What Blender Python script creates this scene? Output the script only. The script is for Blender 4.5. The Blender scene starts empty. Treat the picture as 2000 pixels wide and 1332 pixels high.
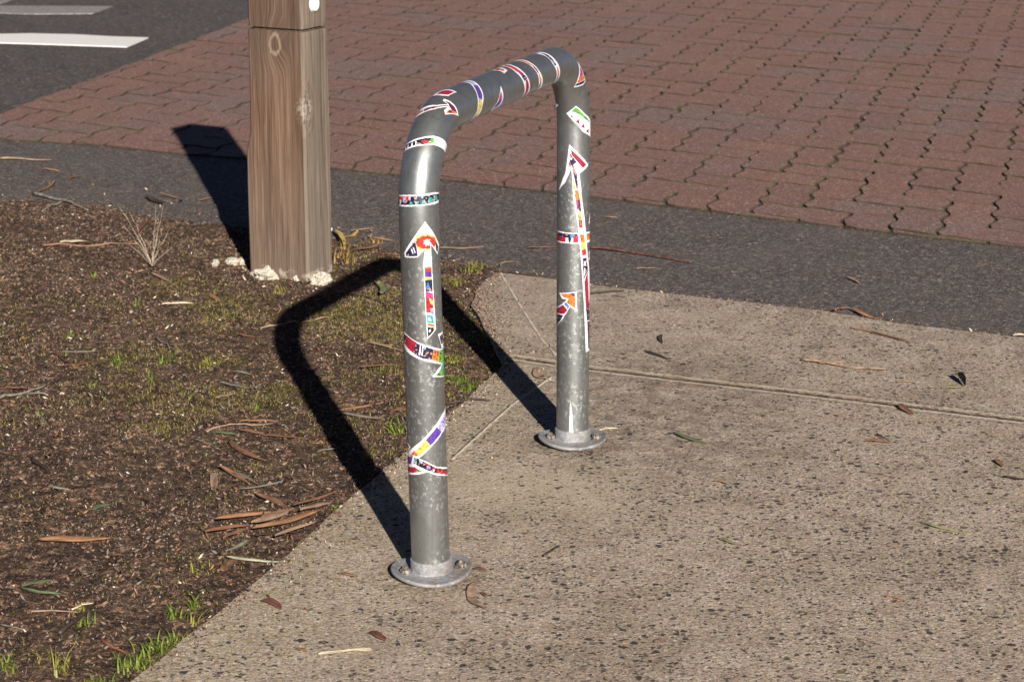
import bpy, bmesh, math, random
import numpy as np
from mathutils import Vector, noise as mnoise
random.seed(7); rng = np.random.default_rng(7)
scn = bpy.context.scene
COL = scn.collection

# ---------------------------------------------------------------- camera
FPX, PITCH, CAMH, ROLL = 4372.8, 0.26304, 1.27724, -0.00599
IW, IH = 2000.0, 1332.0
cp, sp = math.cos(PITCH), math.sin(PITCH)
FW = Vector((0, cp, -sp)); RT0 = Vector((1, 0, 0)); UP0 = Vector((0, sp, cp))
RT = RT0*math.cos(ROLL) + UP0*math.sin(ROLL); UP = UP0*math.cos(ROLL) - RT0*math.sin(ROLL)
CAMP = Vector((0, 0, CAMH))
cam_d = bpy.data.cameras.new('camera'); cam = bpy.data.objects.new('camera', cam_d); COL.objects.link(cam)
cam_d.sensor_width = 36.0; cam_d.sensor_fit = 'HORIZONTAL'; cam_d.lens = FPX/IW*36.0
cam_d.clip_start = .05; cam_d.clip_end = 2000
from mathutils import Matrix
cam.matrix_world = Matrix(((RT.x, UP.x, -FW.x, 0), (RT.y, UP.y, -FW.y, 0), (RT.z, UP.z, -FW.z, CAMH), (0, 0, 0, 1)))
cam_d.dof.use_dof = True; cam_d.dof.focus_distance = 3.75; cam_d.dof.aperture_fstop = 15.0
scn.camera = cam

# ---------------------------------------------------------------- light
SUN_AZ, SUN_EL = math.radians(-76.03), math.radians(23.9)      # direction towards the sun
w = bpy.data.worlds.new('World'); scn.world = w; w.use_nodes = True
nt = w.node_tree; nt.nodes.clear()
sky = nt.nodes.new('ShaderNodeTexSky'); sky.sky_type = 'NISHITA'; sky.sun_disc = False
sky.air_density = .17; sky.dust_density = .1; sky.ozone_density = 1.0; sky.sun_elevation = SUN_EL; sky.sun_rotation = math.radians(90) - SUN_AZ
bg = nt.nodes.new('ShaderNodeBackground'); bg.inputs['Strength'].default_value = 0.05
wo = nt.nodes.new('ShaderNodeOutputWorld')
nt.links.new(sky.outputs[0], bg.inputs[0]); nt.links.new(bg.outputs[0], wo.inputs[0])
sd = bpy.data.lights.new('sun', 'SUN'); sd.energy = 5.0; sd.angle = math.radians(0.55); sd.color = (1.0, .93, .83)
sun = bpy.data.objects.new('sun', sd); COL.objects.link(sun)
tosun = Vector((math.cos(SUN_AZ)*math.cos(SUN_EL), math.sin(SUN_AZ)*math.cos(SUN_EL), math.sin(SUN_EL)))
sun.rotation_euler = tosun.to_track_quat('Z', 'Y').to_euler(); sun.location = (2, -6, 5)
scn.view_settings.view_transform = 'Standard'; scn.view_settings.look = 'None'
scn.view_settings.exposure = 0.68; scn.view_settings.gamma = 1.0

# ---------------------------------------------------------------- helpers
def G(x, y, z=0.0):
    """point of the ground seen at photo pixel (x, y)"""
    d = FW*FPX + RT*(x-IW/2) - UP*(y-IH/2)
    t = (z-CAMH)/d.z
    return CAMP + d*t
def tag(o, label=None, cat=None, group=None, kind=None):
    if label: o['label'] = label
    if cat: o['category'] = cat
    if group: o['group'] = group
    if kind: o['kind'] = kind
    return o
def link(name, me, mats, parent=None, smooth=False):
    o = bpy.data.objects.new(name, me); COL.objects.link(o)
    for m in (mats if isinstance(mats, (list, tuple)) else [mats]): me.materials.append(m)
    if parent is not None: o.parent = parent
    if smooth: me.polygons.foreach_set('use_smooth', [True]*len(me.polygons))
    return o
def mesh(name, verts, faces, mats, parent=None, smooth=False, midx=None):
    me = bpy.data.meshes.new(name); me.from_pydata([tuple(v) for v in verts], [], [tuple(f) for f in faces])
    o = link(name, me, mats, parent, smooth)
    if midx is not None: me.polygons.foreach_set('material_index', np.asarray(midx, dtype=np.int32))
    me.update(); return o
def fbm(x, y, sc, oct=4, seed=0):
    """numpy value noise, -1..1"""
    out = 0; amp = 1; tot = 0
    x = np.asarray(x, float)*sc; y = np.asarray(y, float)*sc
    for k in range(oct):
        xi = np.floor(x).astype(np.int64); yi = np.floor(y).astype(np.int64); fx = x-xi; fy = y-yi
        fx = fx*fx*(3-2*fx); fy = fy*fy*(3-2*fy)
        def h(a, b):
            n = (a*374761393 + b*668265263 + (seed+k*17)*1442695041) & 0xffffffff
            n = ((n ^ (n >> 13))*1274126177) & 0xffffffff
            return ((n ^ (n >> 16)) & 0xffffff)/float(0xffffff)
        v = (h(xi, yi)*(1-fx)+h(xi+1, yi)*fx)*(1-fy) + (h(xi, yi+1)*(1-fx)+h(xi+1, yi+1)*fx)*fy
        out = out + amp*(2*v-1); tot += amp; amp *= .5; x = x*2.03+11.3; y = y*2.03+5.7
    return out/tot
def inpoly(X, Y, poly):
    X = np.asarray(X); Y = np.asarray(Y); r = np.zeros(X.shape, bool); n = len(poly)
    for i in range(n):
        x0, y0 = poly[i][0], poly[i][1]; x1, y1 = poly[(i+1) % n][0], poly[(i+1) % n][1]
        if y0 == y1: continue
        c = ((y0 > Y) != (y1 > Y)) & (X < (x1-x0)*(Y-y0)/(y1-y0)+x0)
        r ^= c
    return r
def dpoly(X, Y, poly, closed=True):
    X = np.asarray(X, float); Y = np.asarray(Y, float); d = np.full(X.shape, 1e9); n = len(poly)
    for i in range(n if closed else n-1):
        x0, y0 = poly[i][0], poly[i][1]; x1, y1 = poly[(i+1) % n][0], poly[(i+1) % n][1]
        L = (x1-x0)**2+(y1-y0)**2+1e-18
        t = np.clip(((X-x0)*(x1-x0)+(Y-y0)*(y1-y0))/L, 0, 1)
        d = np.minimum(d, np.hypot(X-x0-t*(x1-x0), Y-y0-t*(y1-y0)))
    return d

# ---- node helpers
class NT:
    def __init__(s, name):
        s.m = bpy.data.materials.new(name); s.m.use_nodes = True; s.t = s.m.node_tree
        s.b = s.t.nodes['Principled BSDF']; s.geo = None; s.out = s.t.nodes['Material Output']
    def n(s, ty, **k):
        nd = s.t.nodes.new(ty)
        for a, b in k.items(): setattr(nd, a, b)
        return nd
    def l(s, a, b): s.t.links.new(a, b)
    def inp(s, sock, v):
        if v is None: return
        if isinstance(v, (int, float)): sock.default_value = v
        elif isinstance(v, (tuple, list)):
            sock.default_value = tuple(v) if len(v) == len(sock.default_value) else tuple(v)+(1,)
        else: s.l(v, sock)
    def pos(s):
        if s.geo is None: s.geo = s.n('ShaderNodeNewGeometry')
        return s.geo.outputs['Position']
    def objc(s):
        return s.n('ShaderNodeTexCoord').outputs['Object']
    def noise(s, sc, det=3, rough=.55, vec=None, out='Fac', dist=0.0):
        nd = s.n('ShaderNodeTexNoise'); nd.inputs['Scale'].default_value = sc; nd.inputs['Detail'].default_value = det
        nd.inputs['Roughness'].default_value = rough; nd.inputs['Distortion'].default_value = dist
        s.l(vec if vec is not None else s.pos(), nd.inputs['Vector']); return nd.outputs[out]
    def vor(s, sc, vec=None, feature='F1', rand=1.0):
        nd = s.n('ShaderNodeTexVoronoi'); nd.feature = feature; nd.inputs['Scale'].default_value = sc; nd.inputs['Randomness'].default_value = rand
        s.l(vec if vec is not None else s.pos(), nd.inputs['Vector']); return nd
    def math(s, op, a, b=None, c=None, clamp=False):
        nd = s.n('ShaderNodeMath', operation=op); nd.use_clamp = clamp
        s.inp(nd.inputs[0], a); s.inp(nd.inputs[1], b); s.inp(nd.inputs[2], c); return nd.outputs[0]
    def vm(s, op, a, b=None, o=0):
        nd = s.n('ShaderNodeVectorMath', operation=op); s.inp(nd.inputs[0], a)
        if b is not None: s.inp(nd.inputs[1], b)
        return nd.outputs[o]
    def ramp(s, fac, stops, interp='LINEAR'):
        nd = s.n('ShaderNodeValToRGB'); nd.color_ramp.interpolation = interp; e = nd.color_ramp.elements
        while len(e) < len(stops): e.new(.5)
        for i, (p, c) in enumerate(stops):
            e[i].position = p; e[i].color = (c, c, c, 1) if isinstance(c, (int, float)) else tuple(c)+(1,)
        s.l(fac, nd.inputs[0]); return nd.outputs[0]
    def step(s, fac, a, b):
        """smooth 0..1 between a and b"""
        nd = s.n('ShaderNodeMapRange'); nd.interpolation_type = 'SMOOTHSTEP'
        nd.inputs[1].default_value = a; nd.inputs[2].default_value = b; s.l(fac, nd.inputs[0]); return nd.outputs[0]
    def mix(s, f, a, b, mode='MIX'):
        nd = s.n('ShaderNodeMix', data_type='RGBA', blend_type=mode)
        s.inp(nd.inputs[0], f); s.inp(nd.inputs[6], a); s.inp(nd.inputs[7], b); return nd.outputs[2]
    def bump(s, h, dist=.001, strength=1.0, normal=None):
        nd = s.n('ShaderNodeBump'); nd.inputs['Distance'].default_value = dist; nd.inputs['Strength'].default_value = strength
        s.l(h, nd.inputs['Height'])
        if normal is not None: s.l(normal, nd.inputs['Normal'])
        return nd.outputs[0]
    def seg(s, a, b):
        """distance in the ground plane to the segment a-b"""
        ax, ay, bx, by = a[0], a[1], b[0], b[1]; L = math.hypot(bx-ax, by-ay); ux, uy = (bx-ax)/L, (by-ay)/L
        p = s.vm('SUBTRACT', s.flat(), (ax, ay, 0)); dt = s.vm('DOT_PRODUCT', p, (ux, uy, 0), o=1)
        dt = s.math('MINIMUM', s.math('MAXIMUM', dt, 0.0), L)
        nd = s.n('ShaderNodeVectorMath', operation='SCALE'); nd.inputs[0].default_value = (ux, uy, 0); s.l(dt, nd.inputs[3])
        return s.vm('LENGTH', s.vm('SUBTRACT', p, nd.outputs[0]), o=1)
    def flat(s):
        if not hasattr(s, '_f'): s._f = s.vm('MULTIPLY', s.pos(), (1, 1, 0))
        return s._f
    def done(s, col, rough=.8, bump=None, metal=0.0, spec=.5):
        s.inp(s.b.inputs['Base Color'], col); s.inp(s.b.inputs['Roughness'], rough); s.inp(s.b.inputs['Metallic'], metal)
        s.inp(s.b.inputs['Specular IOR Level'], spec)
        if bump is not None: s.l(bump, s.b.inputs['Normal'])
        return s.m
def simple(name, col, rough=.6, var=.25, sc=60, spec=.4, bumpd=.0006):
    t = NT(name); oc = t.objc()
    n1 = t.noise(sc, 4, .6, vec=oc); info = t.n('ShaderNodeObjectInfo')
    c1 = tuple(min(1, c*(1+var)) for c in col); c0 = tuple(c*(1-var) for c in col)
    return t.done(t.mix(n1, c0, c1), rough, t.bump(n1, bumpd), spec=spec)

# ================================================================ ground materials
def concrete_material():
    t = NT('weathered_concrete'); wob = t.noise(90, 2, .5, out='Color')
    vec = t.vm('ADD', t.pos(), t.vm('MULTIPLY', t.vm('SUBTRACT', wob, (.5, .5, .5)), (.010, .010, 0)))
    big = t.noise(2.6, 4, .6); mid = t.noise(11, 4, .6); fine = t.noise(130, 3, .7); grit = t.noise(420, 2, .7)
    base = t.ramp(mid, [(.28, (.345, .277, .225)), (.5, (.475, .395, .333)), (.72, (.59, .505, .44))])
    base = t.mix(t.math('MULTIPLY', t.step(big, .50, .66), .42), base, (.195, .148, .108))
    base = t.mix(t.math('MULTIPLY', t.step(t.noise(4.3, 5, .65, dist=.6), .52, .66), .25), base, (.21, .165, .125))
    base = t.mix(t.math('MULTIPLY', t.step(t.noise(7, 4, .6), .6, .72), .5), base, (.36, .23, .16))
    # algae and lichen near the dirt edge and round the posts
    de = t.seg(G(255, 1332), G(792, 882)); de2 = t.seg(G(792, 882), G(964, 731)); dl = t.math('MINIMUM', de, de2)
    edge = t.math('MULTIPLY', t.math('SUBTRACT', 1.0, t.step(dl, .02, .34)), t.step(t.noise(38, 4, .7), .47, .62))
    base = t.mix(t.math('MULTIPLY', t.math('SUBTRACT', 1.0, t.step(dl, .05, .40)), .35), base, (.62, .545, .44)); base = t.mix(t.math('MULTIPLY', edge, .6), base, (.36, .285, .12))
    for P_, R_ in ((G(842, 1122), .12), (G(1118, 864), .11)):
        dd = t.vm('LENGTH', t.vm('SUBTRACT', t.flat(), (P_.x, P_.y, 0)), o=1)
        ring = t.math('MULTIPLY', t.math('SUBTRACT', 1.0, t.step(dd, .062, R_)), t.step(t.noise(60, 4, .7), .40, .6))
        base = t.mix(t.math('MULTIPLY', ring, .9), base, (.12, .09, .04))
    mot = t.step(fine, .46, .60); base = t.mix(t.math('MULTIPLY', mot, .5), base, (.60, .515, .415)); dk = t.math('SUBTRACT', 1.0, t.step(t.noise(165, 3, .75), .38, .50)); base = t.mix(t.math('MULTIPLY', dk, .55), base, (.155, .118, .085))
    base = t.mix(t.math('MULTIPLY', t.step(grit, .60, .48), .0), base, (.1, .1, .1))
    pit = t.math('SUBTRACT', 1.0, t.step(grit, .38, .47)); base = t.mix(t.math('MULTIPLY', pit, .6), base, (.12, .092, .066))
    vg = t.vor(250, vec); sg = t.n('ShaderNodeSeparateColor'); t.l(vg.outputs['Color'], sg.inputs[0])
    base = t.mix(.75, base, t.ramp(sg.outputs[0], [(0, (.42, .38, .36)), (.3, (.78, .76, .74)), (.7, (1.0, .98, .96)), (.92, (1.22, 1.2, 1.18)), (1, (1.5, 1.46, 1.42))]), 'MULTIPLY')
    base = t.mix(t.math('MULTIPLY', t.math('GREATER_THAN', sg.outputs[1], .9), .5), base, (.42, .26, .17)); base = t.mix(t.math('MULTIPLY', t.math('LESS_THAN', sg.outputs[1], .08), .4), base, (.42, .35, .14))
    DK = G(1270, 800); dkd = t.vm('LENGTH', t.vm('MULTIPLY', t.vm('SUBTRACT', t.flat(), (DK.x, DK.y, 0)), (1.0, .55, 1)), o=1)
    dkm = t.math('MULTIPLY', t.math('SUBTRACT', 1.0, t.step(dkd, .10, .42)), t.step(t.noise(24, 5, .75), .40, .60)); base = t.mix(t.math('MULTIPLY', dkm, .55), base, (.13, .095, .070))
    LT = G(1080, 960); ltd = t.vm('LENGTH', t.vm('SUBTRACT', t.flat(), (LT.x, LT.y, 0)), o=1)
    base = t.mix(t.math('MULTIPLY', t.math('SUBTRACT', 1.0, t.step(ltd, .05, .24)), .35), base, (.58, .49, .36))
    # exposed dark stones
    px = t.vm('DOT_PRODUCT', t.flat(), (.9, -.25, 0), o=1)
    dens = t.math('ADD', t.math('MULTIPLY', t.step(px, -1.35, -.45), .34), t.math('MULTIPLY', t.step(t.noise(5.2, 3, .6), .38, .66), .42))
    stones = None
    for sc, rad, k in ((64, .34, .85), (105, .36, .8), (165, .38, .7)):
        v = t.vor(sc, vec); sep = t.n('ShaderNodeSeparateColor'); t.l(v.outputs['Color'], sep.inputs[0])
        pres = t.math('LESS_THAN', sep.outputs[0], t.math('MULTIPLY', dens, k))
        r_ = t.math('MULTIPLY', t.math('ADD', sep.outputs[1], .35), rad)
        s_ = t.math('MULTIPLY', pres, t.math('SUBTRACT', 1.0, t.step(t.math('DIVIDE', v.outputs['Distance'], r_), .72, 1.0)))
        stones = s_ if stones is None else t.math('MAXIMUM', stones, s_)
        if sc == 64: tone = sep.outputs[2]
    sc_ = t.ramp(tone, [(0, (.030, .028, .032)), (.6, (.050, .046, .048)), (.85, (.09, .075, .07)), (1, (.20, .16, .135))])
    base = t.mix(t.math('MULTIPLY', stones, .92), base, sc_)
    v = t.vor(140, vec); sep = t.n('ShaderNodeSeparateColor'); t.l(v.outputs['Color'], sep.inputs[0])
    pale = t.math('MULTIPLY', t.math('LESS_THAN', sep.outputs[0], .06), t.math('SUBTRACT', 1.0, t.step(v.outputs['Distance'], .18, .32)))
    base = t.mix(pale, base, (.66, .60, .53))
    h = t.math('SUBTRACT', t.math('ADD', t.math('ADD', t.math('MULTIPLY', sg.outputs[2], .5), t.math('MULTIPLY', grit, .5)), t.math('MULTIPLY', fine, .9)), t.math('MULTIPLY', stones, .45))
    # joints and cracks
    def run(pts):
        P = [G(*p) for p in pts]; d = None
        for a, b in zip(P[:-1], P[1:]):
            e = t.seg(a, b); d = e if d is None else t.math('MINIMUM', d, e)
        return t.math('ADD', d, t.math('MULTIPLY', t.math('SUBTRACT', t.noise(26, 3, .6), .5), .008))
    j = run([(1005, 698), (1150, 719), (1360, 744), (1545, 765), (2000, 821), (2300, 858)])
    lip = t.math('SUBTRACT', 1.0, t.step(t.math('ABSOLUTE', t.math('SUBTRACT', j, .017)), .001, .007))
    jj = t.math('SUBTRACT', 1.0, t.step(j, .0035, .0095)); l2 = t.math('SUBTRACT', 1.0, t.step(t.math('ABSOLUTE', t.math('SUBTRACT', j, .032)), .001, .006)); base = t.mix(t.math('MULTIPLY', l2, .4), base, (.16, .12, .09))
    base = t.mix(t.math('MULTIPLY', lip, .6), base, (.66, .57, .45)); base = t.mix(t.math('MULTIPLY', jj, .85), base, t.mix(t.step(t.noise(60, 2), .45, .6), (.12, .075, .045), (.34, .24, .15)))
    h = t.math('SUBTRACT', h, t.math('MULTIPLY', jj, 4.0))
    for pts in ([(978, 533), (1012, 590), (1060, 665), (1086, 692)], [(1078, 735), (1000, 790), (884, 895)]):
        c = t.math('SUBTRACT', 1.0, t.step(run(pts), .0015, .0050))
        base = t.mix(t.math('MULTIPLY', c, .85), base, (.66, .58, .47)); h = t.math('ADD', h, t.math('MULTIPLY', c, 1.2))
    return t.done(base, .9, t.bump(h, .0030, 1.0), spec=.25)

def asphalt_material(name, dark, mid, lite, sc=300, patch=None):
    t = NT(name); v = t.vor(sc); sep = t.n('ShaderNodeSeparateColor'); t.l(v.outputs['Color'], sep.inputs[0])
    v2 = t.vor(sc*.55); sep2 = t.n('ShaderNodeSeparateColor'); t.l(v2.outputs['Color'], sep2.inputs[0])
    n = t.noise(3.5, 5, .6)
    c = t.ramp(sep.outputs[0], [(0, dark), (.55, mid), (.9, lite), (1, tuple(min(1, x*1.7) for x in lite))])
    c2 = t.ramp(sep2.outputs[0], [(0, dark), (.6, mid), (.93, lite), (1, tuple(min(1, x*2.2) for x in lite))])
    c = t.mix(.5, c, c2)
    c = t.mix(t.math('MULTIPLY', t.step(v.outputs['Distance'], .35, .75), .55), c, tuple(x*.35 for x in dark))
    c = t.mix(t.math('MULTIPLY', t.step(n, .4, .7), .3), c, tuple(x*1.25 for x in mid))
    c = t.mix(t.math('MULTIPLY', t.step(t.noise(9, 4, .65), .55, .7), .28), c, (.15, .10, .07))
    # dusty rims where the strip meets soil and slab
    rim = t.math('SUBTRACT', 1.0, t.step(v.outputs['Distance'], .0, .8))
    h = t.math('ADD', t.math('MULTIPLY', rim, .8), t.math('MULTIPLY', t.noise(sc*.4, 2), 1.0))
    return t.done(c, .82, t.bump(h, .0022, .9), spec=.35)

def dirt_material():
    t = NT('bare_dirt'); n1 = t.noise(5, 5, .65); n2 = t.noise(34, 5, .7); n3 = t.noise(170, 4, .75); n4 = t.noise(420, 3, .8)
    c = t.ramp(n2, [(.34, (.042, .026, .021)), (.5, (.100, .064, .050)), (.64, (.195, .128, .098))])
    c = t.mix(t.math('MULTIPLY', t.step(n1, .46, .60), .65), c, (.160, .108, .084))
    c = t.mix(t.math('MULTIPLY', t.step(t.noise(8, 4, .6), .55, .68), .5), c, (.024, .018, .014))
    c = t.mix(t.math('MULTIPLY', t.step(n3, .52, .64), .6), c, (.27, .185, .13))
    c = t.mix(t.math('MULTIPLY', t.step(n4, .54, .64), .65), c, (.40, .30, .22))
    c = t.mix(t.math('MULTIPLY', t.math('SUBTRACT', 1.0, t.step(n4, .36, .46)), .7), c, (.012, .009, .007))
    v = t.vor(120); sep = t.n('ShaderNodeSeparateColor'); t.l(v.outputs['Color'], sep.inputs[0])
    peb = t.math('MULTIPLY', t.math('LESS_THAN', sep.outputs[0], .10), t.math('SUBTRACT', 1.0, t.step(v.outputs['Distance'], .2, .34)))
    c = t.mix(peb, c, t.ramp(sep.outputs[1], [(0, (.30, .24, .18)), (1, (.62, .56, .47))]))
    for sc_, am in ((85, .55), (210, .75)):
        vg = t.vor(sc_, t.vm('ADD', t.pos(), t.vm('MULTIPLY', t.noise(70, 2, out='Color'), (.02, .02, 0)))); sg = t.n('ShaderNodeSeparateColor'); t.l(vg.outputs['Color'], sg.inputs[0])
        c = t.mix(am, c, t.ramp(sg.outputs[0], [(0, (.25, .25, .27)), (.45, (.7, .68, .68)), (.8, (1.3, 1.25, 1.2)), (.95, (2.4, 2.2, 2.0)), (1, (4.0, 3.6, 3.2))]), 'MULTIPLY')
    # thin moss
    P_ = G(640, 660); dd = t.vm('LENGTH', t.vm('MULTIPLY', t.vm('SUBTRACT', t.flat(), (P_.x, P_.y, 0)), (1.0, .55, 1)), o=1)
    mz = t.math('MULTIPLY', t.math('SUBTRACT', 1.0, t.step(dd, .25, .75)), t.step(t.noise(30, 5, .75), .50, .62))
    c = t.mix(t.math('MULTIPLY', mz, .4), c, (.14, .13, .03))
    h = t.math('ADD', t.math('ADD', t.math('MULTIPLY', n3, 1.0), t.math('MULTIPLY', n4, .7)), t.math('MULTIPLY', peb, .6))
    return t.done(c, .95, t.bump(h, .007, 1.0), spec=.15)

def paver_material():
    t = NT('red_paver'); at = t.n('ShaderNodeAttribute'); at.attribute_name = 'tone'; at.attribute_type = 'GEOMETRY'
    tone = at.outputs['Fac']
    c = t.ramp(tone, [(0, (.180, .096, .082)), (.35, (.198, .105, .088)), (.7, (.218, .114, .092)), (1, (.245, .126, .098))])
    st = t.noise(1.5, 4, .6, dist=.4)
    c = t.mix(t.math('MULTIPLY', t.step(st, .47, .66), .60), c, (.168, .132, .130))
    c = t.mix(t.math('MULTIPLY', t.step(t.noise(4.5, 4, .6), .5, .7), .35), c, (.155, .105, .098))
    v = t.vor(260); sep = t.n('ShaderNodeSeparateColor'); t.l(v.outputs['Color'], sep.inputs[0])
    vp = t.vor(130); sq = t.n('ShaderNodeSeparateColor'); t.l(vp.outputs['Color'], sq.inputs[0]); c = t.mix(.6, c, t.ramp(sq.outputs[0], [(0, (.70, .70, .72)), (.5, (.95, .95, .95)), (1, (1.3, 1.25, 1.22))]), 'MULTIPLY')
    c = t.mix(t.math('MULTIPLY', t.math('LESS_THAN', sep.outputs[0], .16), .6), c, (.40, .28, .24))
    c = t.mix(t.math('MULTIPLY', t.math('GREATER_THAN', sep.outputs[0], .78), .5), c, (.085, .055, .052))
    c = t.mix(t.math('MULTIPLY', t.math('GREATER_THAN', sep.outputs[1], .985), .8), c, (.6, .52, .47))
    h = t.math('ADD', t.noise(300, 3, .7), t.math('MULTIPLY', sep.outputs[2], .5))
    return t.done(c, .80, t.bump(h, .0014, .8), spec=.35)

M_conc = concrete_material()
M_strip = asphalt_material('strip_asphalt', (.042, .036, .035), (.108, .092, .088), (.27, .22, .19), 235)
M_road = asphalt_material('road_asphalt', (.034, .030, .030), (.078, .069, .068), (.19, .165, .155), 160)
M_dirt = dirt_material(); M_paver = paver_material()
t = NT('joint_filling'); n = t.noise(60, 4, .7); n0 = t.noise(3, 3)
M_joint = t.done(t.mix(t.step(n0, .45, .62), t.mix(n, (.026, .018, .013), (.080, .054, .036)), t.mix(n, (.032, .028, .012), (.085, .070, .028))), .95, t.bump(n, .004))
t = NT('road_paint'); n = t.noise(160, 3, .7)
M_paint = t.done(t.mix(t.math('MULTIPLY', t.step(n, .55, .7), .25), (.80, .78, .77), (.45, .43, .42)), .6, t.bump(t.noise(260, 3), .001))
t = NT('worn_road_paint'); n = t.noise(120, 3, .75)
M_worn = t.done(t.mix(t.step(n, .44, .58), (.35, .33, .32), (.115, .103, .10)), .7, t.bump(t.noise(260, 3), .0015))

# ================================================================ ground geometry
# far sheet, coarse, reaches the horizon
mesh('ground', [(-400, -400, -.09), (400, -400, -.09), (400, 400, -.09), (-400, 400, -.09)], [(0, 1, 2, 3)], M_dirt)['kind'] = 'structure'

def ragged(pts, z, amp, step=.03, seed=0):
    """polyline through ground points resampled with a small wander"""
    P = [Vector((p.x, p.y)) for p in pts]; out = []
    for a, b in zip(P[:-1], P[1:]):
        L = (b-a).length; k = max(1, int(min(L, 12)/step)); nrm = Vector((-(b-a).y, (b-a).x)).normalized()
        for i in range(k):
            q = a.lerp(b, i/k); d = float(fbm(q.x, q.y, 14, 3, seed))*amp
            out.append(q+nrm*d)
    out.append(P[-1]); return out
far_dir = (G(2000, 482)-G(1150, 384)).normalized()
BR = [G(660, 329), G(860, 349), G(1150, 384), G(1330, 404), G(1550, 431), G(1730, 452), G(2000, 482)]
bl_dir = (G(0, 271)-G(500, 311)).normalized()
BL = [G(0, 271)+bl_dir*9, G(0, 271), G(100, 277), G(200, 284), G(330, 298), G(500, 311), G(580, 321)]
border = BL+BR+[G(2000, 482)+far_dir*9]                                   # pavers / strip
slab_top = [G(975, 532), G(1085, 546), G(1150, 556), G(1400, 584), G(1600, 606), G(1760, 632), G(2000, 659)]
sd_ = (slab_top[-1]-slab_top[-2]).normalized()
strip_low = [G(0, 392)+bl_dir*9, G(0, 392), G(100, 392), G(210, 402), G(330, 425), G(400, 436), G(520, 444), G(660, 462), G(780, 488), G(900, 512)]+slab_top+[slab_top[-1]+sd_*9]
up_l = ragged(border, 0, .003, .03, 1); lo_l = ragged(strip_low, 0, .004, .03, 2)
def slab_mesh(name, outline, z, depth, mat, bevel=.0):
    bm = bmesh.new(); vs = [bm.verts.new((p[0], p[1], z)) for p in outline]; f = bm.faces.new(vs)
    if f.normal.z < 0: f.normal_flip()
    bm.normal_update()
    ext = bmesh.ops.extrude_face_region(bm, geom=[f]); ev = [e for e in ext['geom'] if isinstance(e, bmesh.types.BMVert)]
    for v in ev: v.co.z -= depth
    bmesh.ops.recalc_face_normals(bm, faces=bm.faces[:])
    bmesh.ops.triangulate(bm, faces=bm.faces[:])
    me = bpy.data.meshes.new(name); bm.to_mesh(me); bm.free(); return link(name, me, mat)
strip = slab_mesh('asphalt_strip', [tuple(p) for p in up_l]+[tuple(p) for p in reversed(lo_l)], -.005, .05, M_strip); strip['kind'] = 'structure'

# concrete footpath
left_edge = [G(975, 532), G(948, 545), G(928, 572), G(922, 596), G(938, 628), G(954, 655), G(970, 690), G(985, 712), G(964, 731), G(905, 786), G(872, 814), G(792, 882), G(640, 1010), G(500, 1135), G(255, 1332)]
ld = (left_edge[-1]-left_edge[-3]).normalized()
le = ragged(left_edge, 0, .0045, .02, 3)
le = le[:-1]+[Vector(left_edge[-1][:2])+Vector(ld[:2])*4.0]
st_ = ragged(slab_top, 0, .003, .03, 4)
slab_out = [tuple(p) for p in le]+[(6.0, -1.0)]+[tuple((slab_top[-1]+sd_*7)[:2])]+[tuple(p) for p in reversed(st_)]
slab = slab_mesh('footpath', slab_out, 0.0, .08, M_conc); slab['kind'] = 'structure'
bev = slab.modifiers.new('edge', 'BEVEL'); bev.width = .004; bev.segments = 2; bev.limit_method = 'ANGLE'; bev.angle_limit = math.radians(50)

# road
rd0, rd1 = G(0, 222), G(490, 34); rdir = (rd1-rd0).normalized(); a_ = rd0-rdir*9; b_ = rd1+rdir*40
road = slab_mesh('road', [(a_.x, a_.y), (b_.x, b_.y), (-60, b_.y+20), (-60, a_.y-10)], -.006, .05, M_road); road['kind'] = 'structure'
def marking(name, pts, mat, label):
    P = [G(*p) for p in pts]; o = slab_mesh(name, [(p.x, p.y) for p in P], -.0015, .004, mat)
    o['kind'] = 'structure'; return o
marking('road_marking', [(-260, 74), (-120, 68), (0, 66), (60, 65), (150, 67), (220, 71), (290, 73), (248, 91), (100, 86), (0, 83), (-120, 84), (-260, 91)], M_paint, '')
marking('road_marking', [(-260, 10), (0, 11), (220, 12), (181, 26), (60, 27), (0, 25), (-260, 27)], M_worn, '')
marking('road_marking', [(-260, -8), (30, -4), (14, 3), (0, 7), (-260, 9)], M_worn, '')

# pavers: zig-zag units laid in herringbone
U = Vector((.11529, -.07475)); V = Vector((.03883, .14896)); O = Vector((.20855, 6.39841))
def LP(a, b): return O+U*a+V*b
AV, AU = .085, .055
def fv(t_):
    t_ = t_ % 1.0; return {0: 0, 25: -AV, 75: AV}.get(int(round(t_*100)), 0)
def fu(t_):
    t_ = t_ % 1.0; return {0: 0, 25: AU, 75: -AU}.get(int(round(t_*100)), 0)
def unit(x, y, w_, h_):
    pts = []
    for k in range(w_*4):
        t_ = k/4
        if k % 2 or k == 0: pts.append((x+t_, y+(fu(t_) if k else 0)))
    for k in range(h_*4):
        t_ = k/4
        if k % 2 or k == 0: pts.append((x+w_+(fv(t_) if k else 0), y+t_))
    for k in range(w_*4, 0, -1):
        t_ = k/4
        if k % 2 or k == w_*4: pts.append((x+t_, y+h_+(fu(t_) if k != w_*4 else 0)))
    for k in range(h_*4, 0, -1):
        t_ = k/4
        if k % 2 or k == h_*4: pts.append((x+(fv(t_) if k != h_*4 else 0), y+t_))
    return [LP(a, b) for a, b in pts]
def clip(poly, p, d, keep_left=True):
    out = []; n_ = Vector((-d.y, d.x))*(1 if keep_left else -1)
    for i, a in enumerate(poly):
        b = poly[(i+1) % len(poly)]; da = (a-p).dot(n_); db = (b-p).dot(n_)
        if da >= 0: out.append(a)
        if (da >= 0) != (db >= 0): out.append(a+(b-a)*(da/(da-db)))
    return out
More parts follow.
